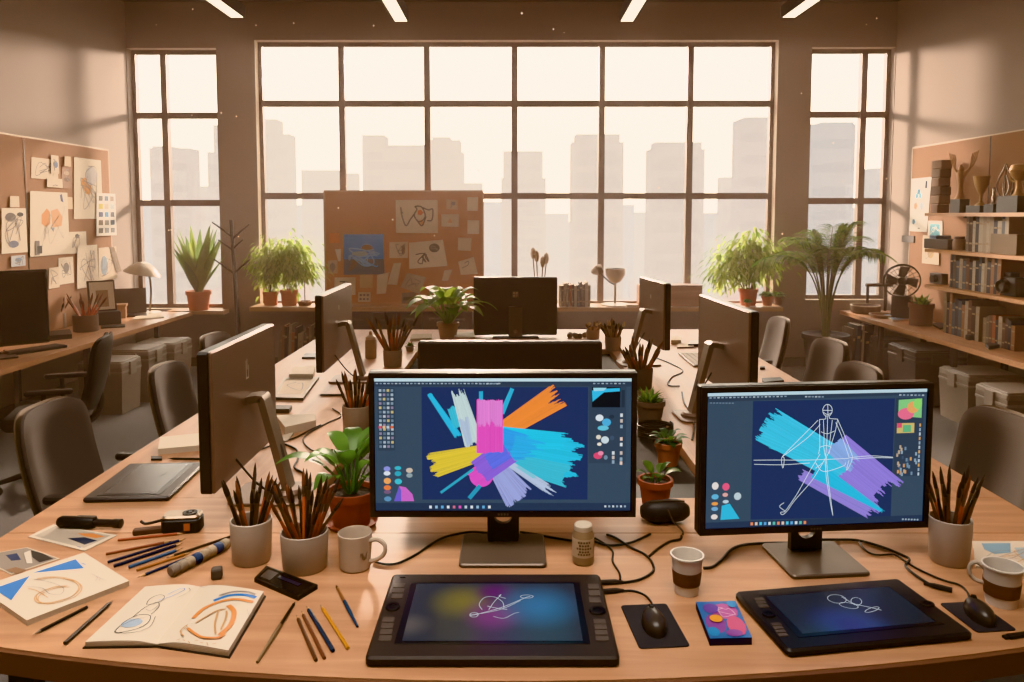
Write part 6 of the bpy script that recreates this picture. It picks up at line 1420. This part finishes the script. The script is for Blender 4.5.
p = LB(129, 315); t = thing('laptop', 'open grey laptop screen standing at the far end of the left bench', 'laptop', (p.x, p.y, SZ), R(28)); m = MB(pm('3f3732', .4)); m.slab(.34, .22, 0, .015, .01, .003, c=(0, -.10)); m.build('base', t); m = MB(pm('54493f', .4)); m.M = Matrix.Rotation(R(-8), 4, 'X'); m.box(-.17, .17, 0, .012, .012, .28); m.build('lid', t)
p = LB(152, 312); t = thing('desk_lamp', 'pale metal desk lamp with a wide shade on the left bench', 'lamp', (p.x, min(p.y, YB - .3), SZ), 0)
LM_ = pm('a8957f', .35, .4)
m = MB(LM_); m.lathe([(0, 0), (.14, 0), (.14, .012), (.03, .025), (0, .025)], n=24); m.build('base', t); m = MB(LM_); m.tube(spline([(.03, 0, .02), (.05, 0, .25), (.03, 0, .43), (-.02, 0, .46)], 6), .011, 8); m.build('stem', t)
m = MB(LM_); m.M = Matrix.Translation((-.04, 0, .43)) @ Matrix.Rotation(R(12), 4, 'Y'); m.lathe([(.02, .12), (.06, .11), (.13, .06), (.185, 0), (.18, -.002), (.12, .05), (.05, .095), (.0, .1)], n=28); m.build('lamp_shade', t)
rbl = lambda *a, **k: quad(*a, base=SZ, **k)
rbl('paper_sheet', 'loose pale sheets at the window end of the left bench under the lamp', 'paper', [(138, 314), (160, 313), (164, 317), (132, 319.5)], .01, PAPER2, None)
rbl('pen', 'dark pen lying at the front edge of the left bench', 'pen', [(101, 325.5), (125, 324), (125, 326), (101, 327.5)], .012, BLACK, None)
rbl('pencil_case', 'black pencil case lying on the left bench before the jar', 'case', [(49, 331), (70, 329), (72, 334), (45, 336)], .04, BLACK, None)
rbl('notebook', 'small dark notebook beside the black pencil case', 'notebook', [(40, 338), (62, 335.5), (66, 337.5), (44, 340.5)], .012, pm('3a2f28', .6), None)
P = LB(34, 351); t = thing('keyboard', 'black keyboard on the left bench before the dark monitor', 'keyboard', (P.x, P.y, SZ), R(62)); m = MB(pm('1c1816', .5)); m.slab(.44, .15, 0, .02, .01, .004); m.build('case', t)
for j in range(4):
    m = MB(pm('2e2824', .5))
    for i in range(14): m.box(-.205 + i * .0295, -.181 + i * .0295, -.062 + j * .032, -.036 + j * .032, .018, .025)
    m.build('key_row', t)
mo = LB(6, 355); mouse('black mouse on the left bench at the picture edge', (mo.x, mo.y, SZ), R(60))

# ------------------------------------------------------------------ coat stand, ledge things
p = onz(236, 375, 0); y = YB - .16; q = ony(234, 330, y)
t = thing('coat_stand', 'thin dark coat stand with short hooks against the left pillar', 'coat stand', (q.x, y, 0)); top = ony(232, 220, y).z
m = MB(STEEL); m.tube([(0.06, 0, .03), (.03, 0, .9), (0, 0, top)], [.028, .024, .02], 8); m.build('pole', t)
m = MB(STEEL); m.lathe([(0, 0), (.14, 0), (.14, .02), (.04, .04), (0, .04)], (.06, 0, 0), 24); m.build('base', t)
for (v, L, s) in ((237, .20, -1), (239, .20, 1), (250, .14, -1), (249, .13, 1), (273, .19, -1), (274, .20, 1)):
    z = ony(232, v, y).z; m = MB(STEEL); m.tube([(.012, 0, z), (.012 + s * L * .5, -.03, z + L * .42), (.012 + s * L, -.05, z + L * .8)], [.012, .01, .007], 6); m.build('hook', t)
LYb = YB - .17
def LG(u, dy=.17): return V((ony(u, 304, YB - dy).x, YB - dy, LZ))
p = LG(305); t = thing('incense_holder', 'flat brown dish with a thin upright stick beside the left ledge plants', 'dish', p); m = MB(pm('8a6244', .6)); m.lathe([(0, 0), (.065, 0), (.075, .02), (.072, .05), (.06, .05), (.055, .02), (0, .015)], n=22); m.build('dish', t); m = MB(pm('7a5a40', .6)); m.tube([(0, 0, .015), (.0, 0, .32)], .006, 6); m.build('stick', t)
# vase of tall brushes, book row, lamp, boxes
p = LG(539, .12); t = thing('glass_vase', 'pale jar holding tall dried stems behind the far black monitor', 'vase', p); m = MB(pm('b8a690', .3)); m.lathe([(0, 0), (.08, 0), (.085, .01), (.085, .2), (.078, .2), (.075, .015), (0, .012)], n=22); m.build('jar', t)
for k, (dx, h) in enumerate(((-.05, .62), (-.02, .58), (.03, .50), (.06, .55))):
    s = thing('dried_stem', ['first', 'second', 'third', 'fourth'][k] + ' from the left of the dried stems in the pale jar', 'dried stem', (p.x + dx * .5, p.y, LZ + .014), 0, 'dried stems in the jar')
    m = MB(pm('8a6a4a', .8)); m.tube([(0, 0, 0), (dx * .8, 0, h * .8)], .007, 6); m.build('stalk', s); m = MB(pm('b89a78', .9)); m.lathe([(0, 0), (.018, .01), (.03, .06), (.022, .11), (0, .13)], (dx * .8, 0, h * .78), 12); m.build('seed_head', s)
a, b = LG(559, .30), LG(594, .30)
books(12, a, (1, 0, 0), ((b.x - a.x) / 12 * .8, (b.x - a.x) / 12 * 1.15), (0, -1, 0), .225, .265, .2, 'the row on the window ledge', 'books on the window ledge', 31)
p = LG(615, .15); t = thing('reading_lamp', 'metal reading lamp with a drooping head on the window ledge', 'lamp', p)
m = MB(LM_); m.lathe([(0, 0), (.16, 0), (.16, .012), (.02, .02), (0, .02)], n=24); m.build('base', t); m = MB(LM_); m.tube([(0, 0, .02), (0, 0, .40)], .014, 8); m.build('stem', t)
m = MB(LM_); m.lathe([(.11, .40), (.105, .33), (.06, .26), (.0, .23), (0, .24), (.05, .27), (.095, .335), (.1, .40)], n=20); m.build('lamp_shade', t)
m = MB(pm('8a7460', .6)); m.M = Matrix.Translation((-.2, 0, .38)) @ Matrix.Rotation(R(70), 4, 'Y'); m.lathe([(0, -.07), (.03, -.05), (.06, .0), (.05, .06), (0, .07)], n=16); m.build('counterweight', t)
m = MB(STEEL); m.tube([(-.2, 0, .38), (-.06, 0, .25), (0, 0, .22)], .008, 6); m.build('arm', t)
a, b = LG(668, .25), LG(702, .25); m = MB(wood('box_wood', '8a5e40', 'a0714e')); m.box(a.x, b.x, a.y, a.y + .2, LZ, LZ + .22); m.use(pm('6a4630', .6)); m.box(a.x - .004, b.x + .004, a.y - .004, a.y + .204, LZ + .212, LZ + .226); tag(m.build('wooden_box'), 'wide brown wooden box on the ledge behind the far right monitor', 'box')
a, b = LG(639, .25), LG(645.5, .25); m = MB(pm('9a6e50', .6)); m.box(a.x, b.x, a.y, a.y + .16, LZ, LZ + .225); m.use(PAPER2); m.box(a.x + .006, b.x - .006, a.y + .01, a.y + .15, LZ + .225, LZ + .23); tag(m.build('file_box'), 'narrow brown file box left of the far right monitor on the ledge', 'box')
p = LG(632, .25); m = MB(pm('b09878', .6)); m.box(p.x - .06, p.x + .06, p.y - .05, p.y + .05, LZ, LZ + .02); tag(m.build('note_block'), 'small flat note block beside the reading lamp on the ledge', 'note block')
# books leaning under the ledge
p = ony(277, 340, YB - .3); books(11, (p.x, YB - .32, .012), (1, 0, 0), (.03, .05), (0, -1, 0), .40, .50, .24, 'the leaning row below the ledge', 'books leaning under the ledge', 41, lean=True)
# cupboards under the ledge
for i, (u0, u1, lab) in enumerate(((322, 372, 'leftmost of the three dark cupboards under the window ledge'), (372.6, 422, 'middle one of the three dark cupboards under the window ledge'), (422.6, 472, 'rightmost of the three dark cupboards under the window ledge'))):
    a, b = ony(u0, 330, YB - .31).x, ony(u1, 330, YB - .31).x
    t = thing('low_cupboard', lab, 'cupboard', ((a + b) / 2, YB - .16, 0), 0, 'cupboards under the window ledge')
    m = MB(pm('3d2f27', .6)); m.box(a, b, YB - .31, YB - .02, 0, LZ - .05); m.build('carcass', t, True)
    mid = (a + b) / 2
    for s in (0, 1):
        x0_, x1_ = (a + .006, mid - .003) if s == 0 else (mid + .003, b - .006); m = MB(pm('4a3a30', .55)); m.box(x0_, x1_, YB - .33, YB - .31, .06, LZ - .06); d = m.build('door', t, True)
        m = MB(CHROME); z = LZ - .14; m.box((x0_ + x1_) / 2 - .06, (x0_ + x1_) / 2 + .06, YB - .345, YB - .33, z, z + .02)
        m.build('handle', d, True)
# drifting dust motes, the light they catch painted as their own glow
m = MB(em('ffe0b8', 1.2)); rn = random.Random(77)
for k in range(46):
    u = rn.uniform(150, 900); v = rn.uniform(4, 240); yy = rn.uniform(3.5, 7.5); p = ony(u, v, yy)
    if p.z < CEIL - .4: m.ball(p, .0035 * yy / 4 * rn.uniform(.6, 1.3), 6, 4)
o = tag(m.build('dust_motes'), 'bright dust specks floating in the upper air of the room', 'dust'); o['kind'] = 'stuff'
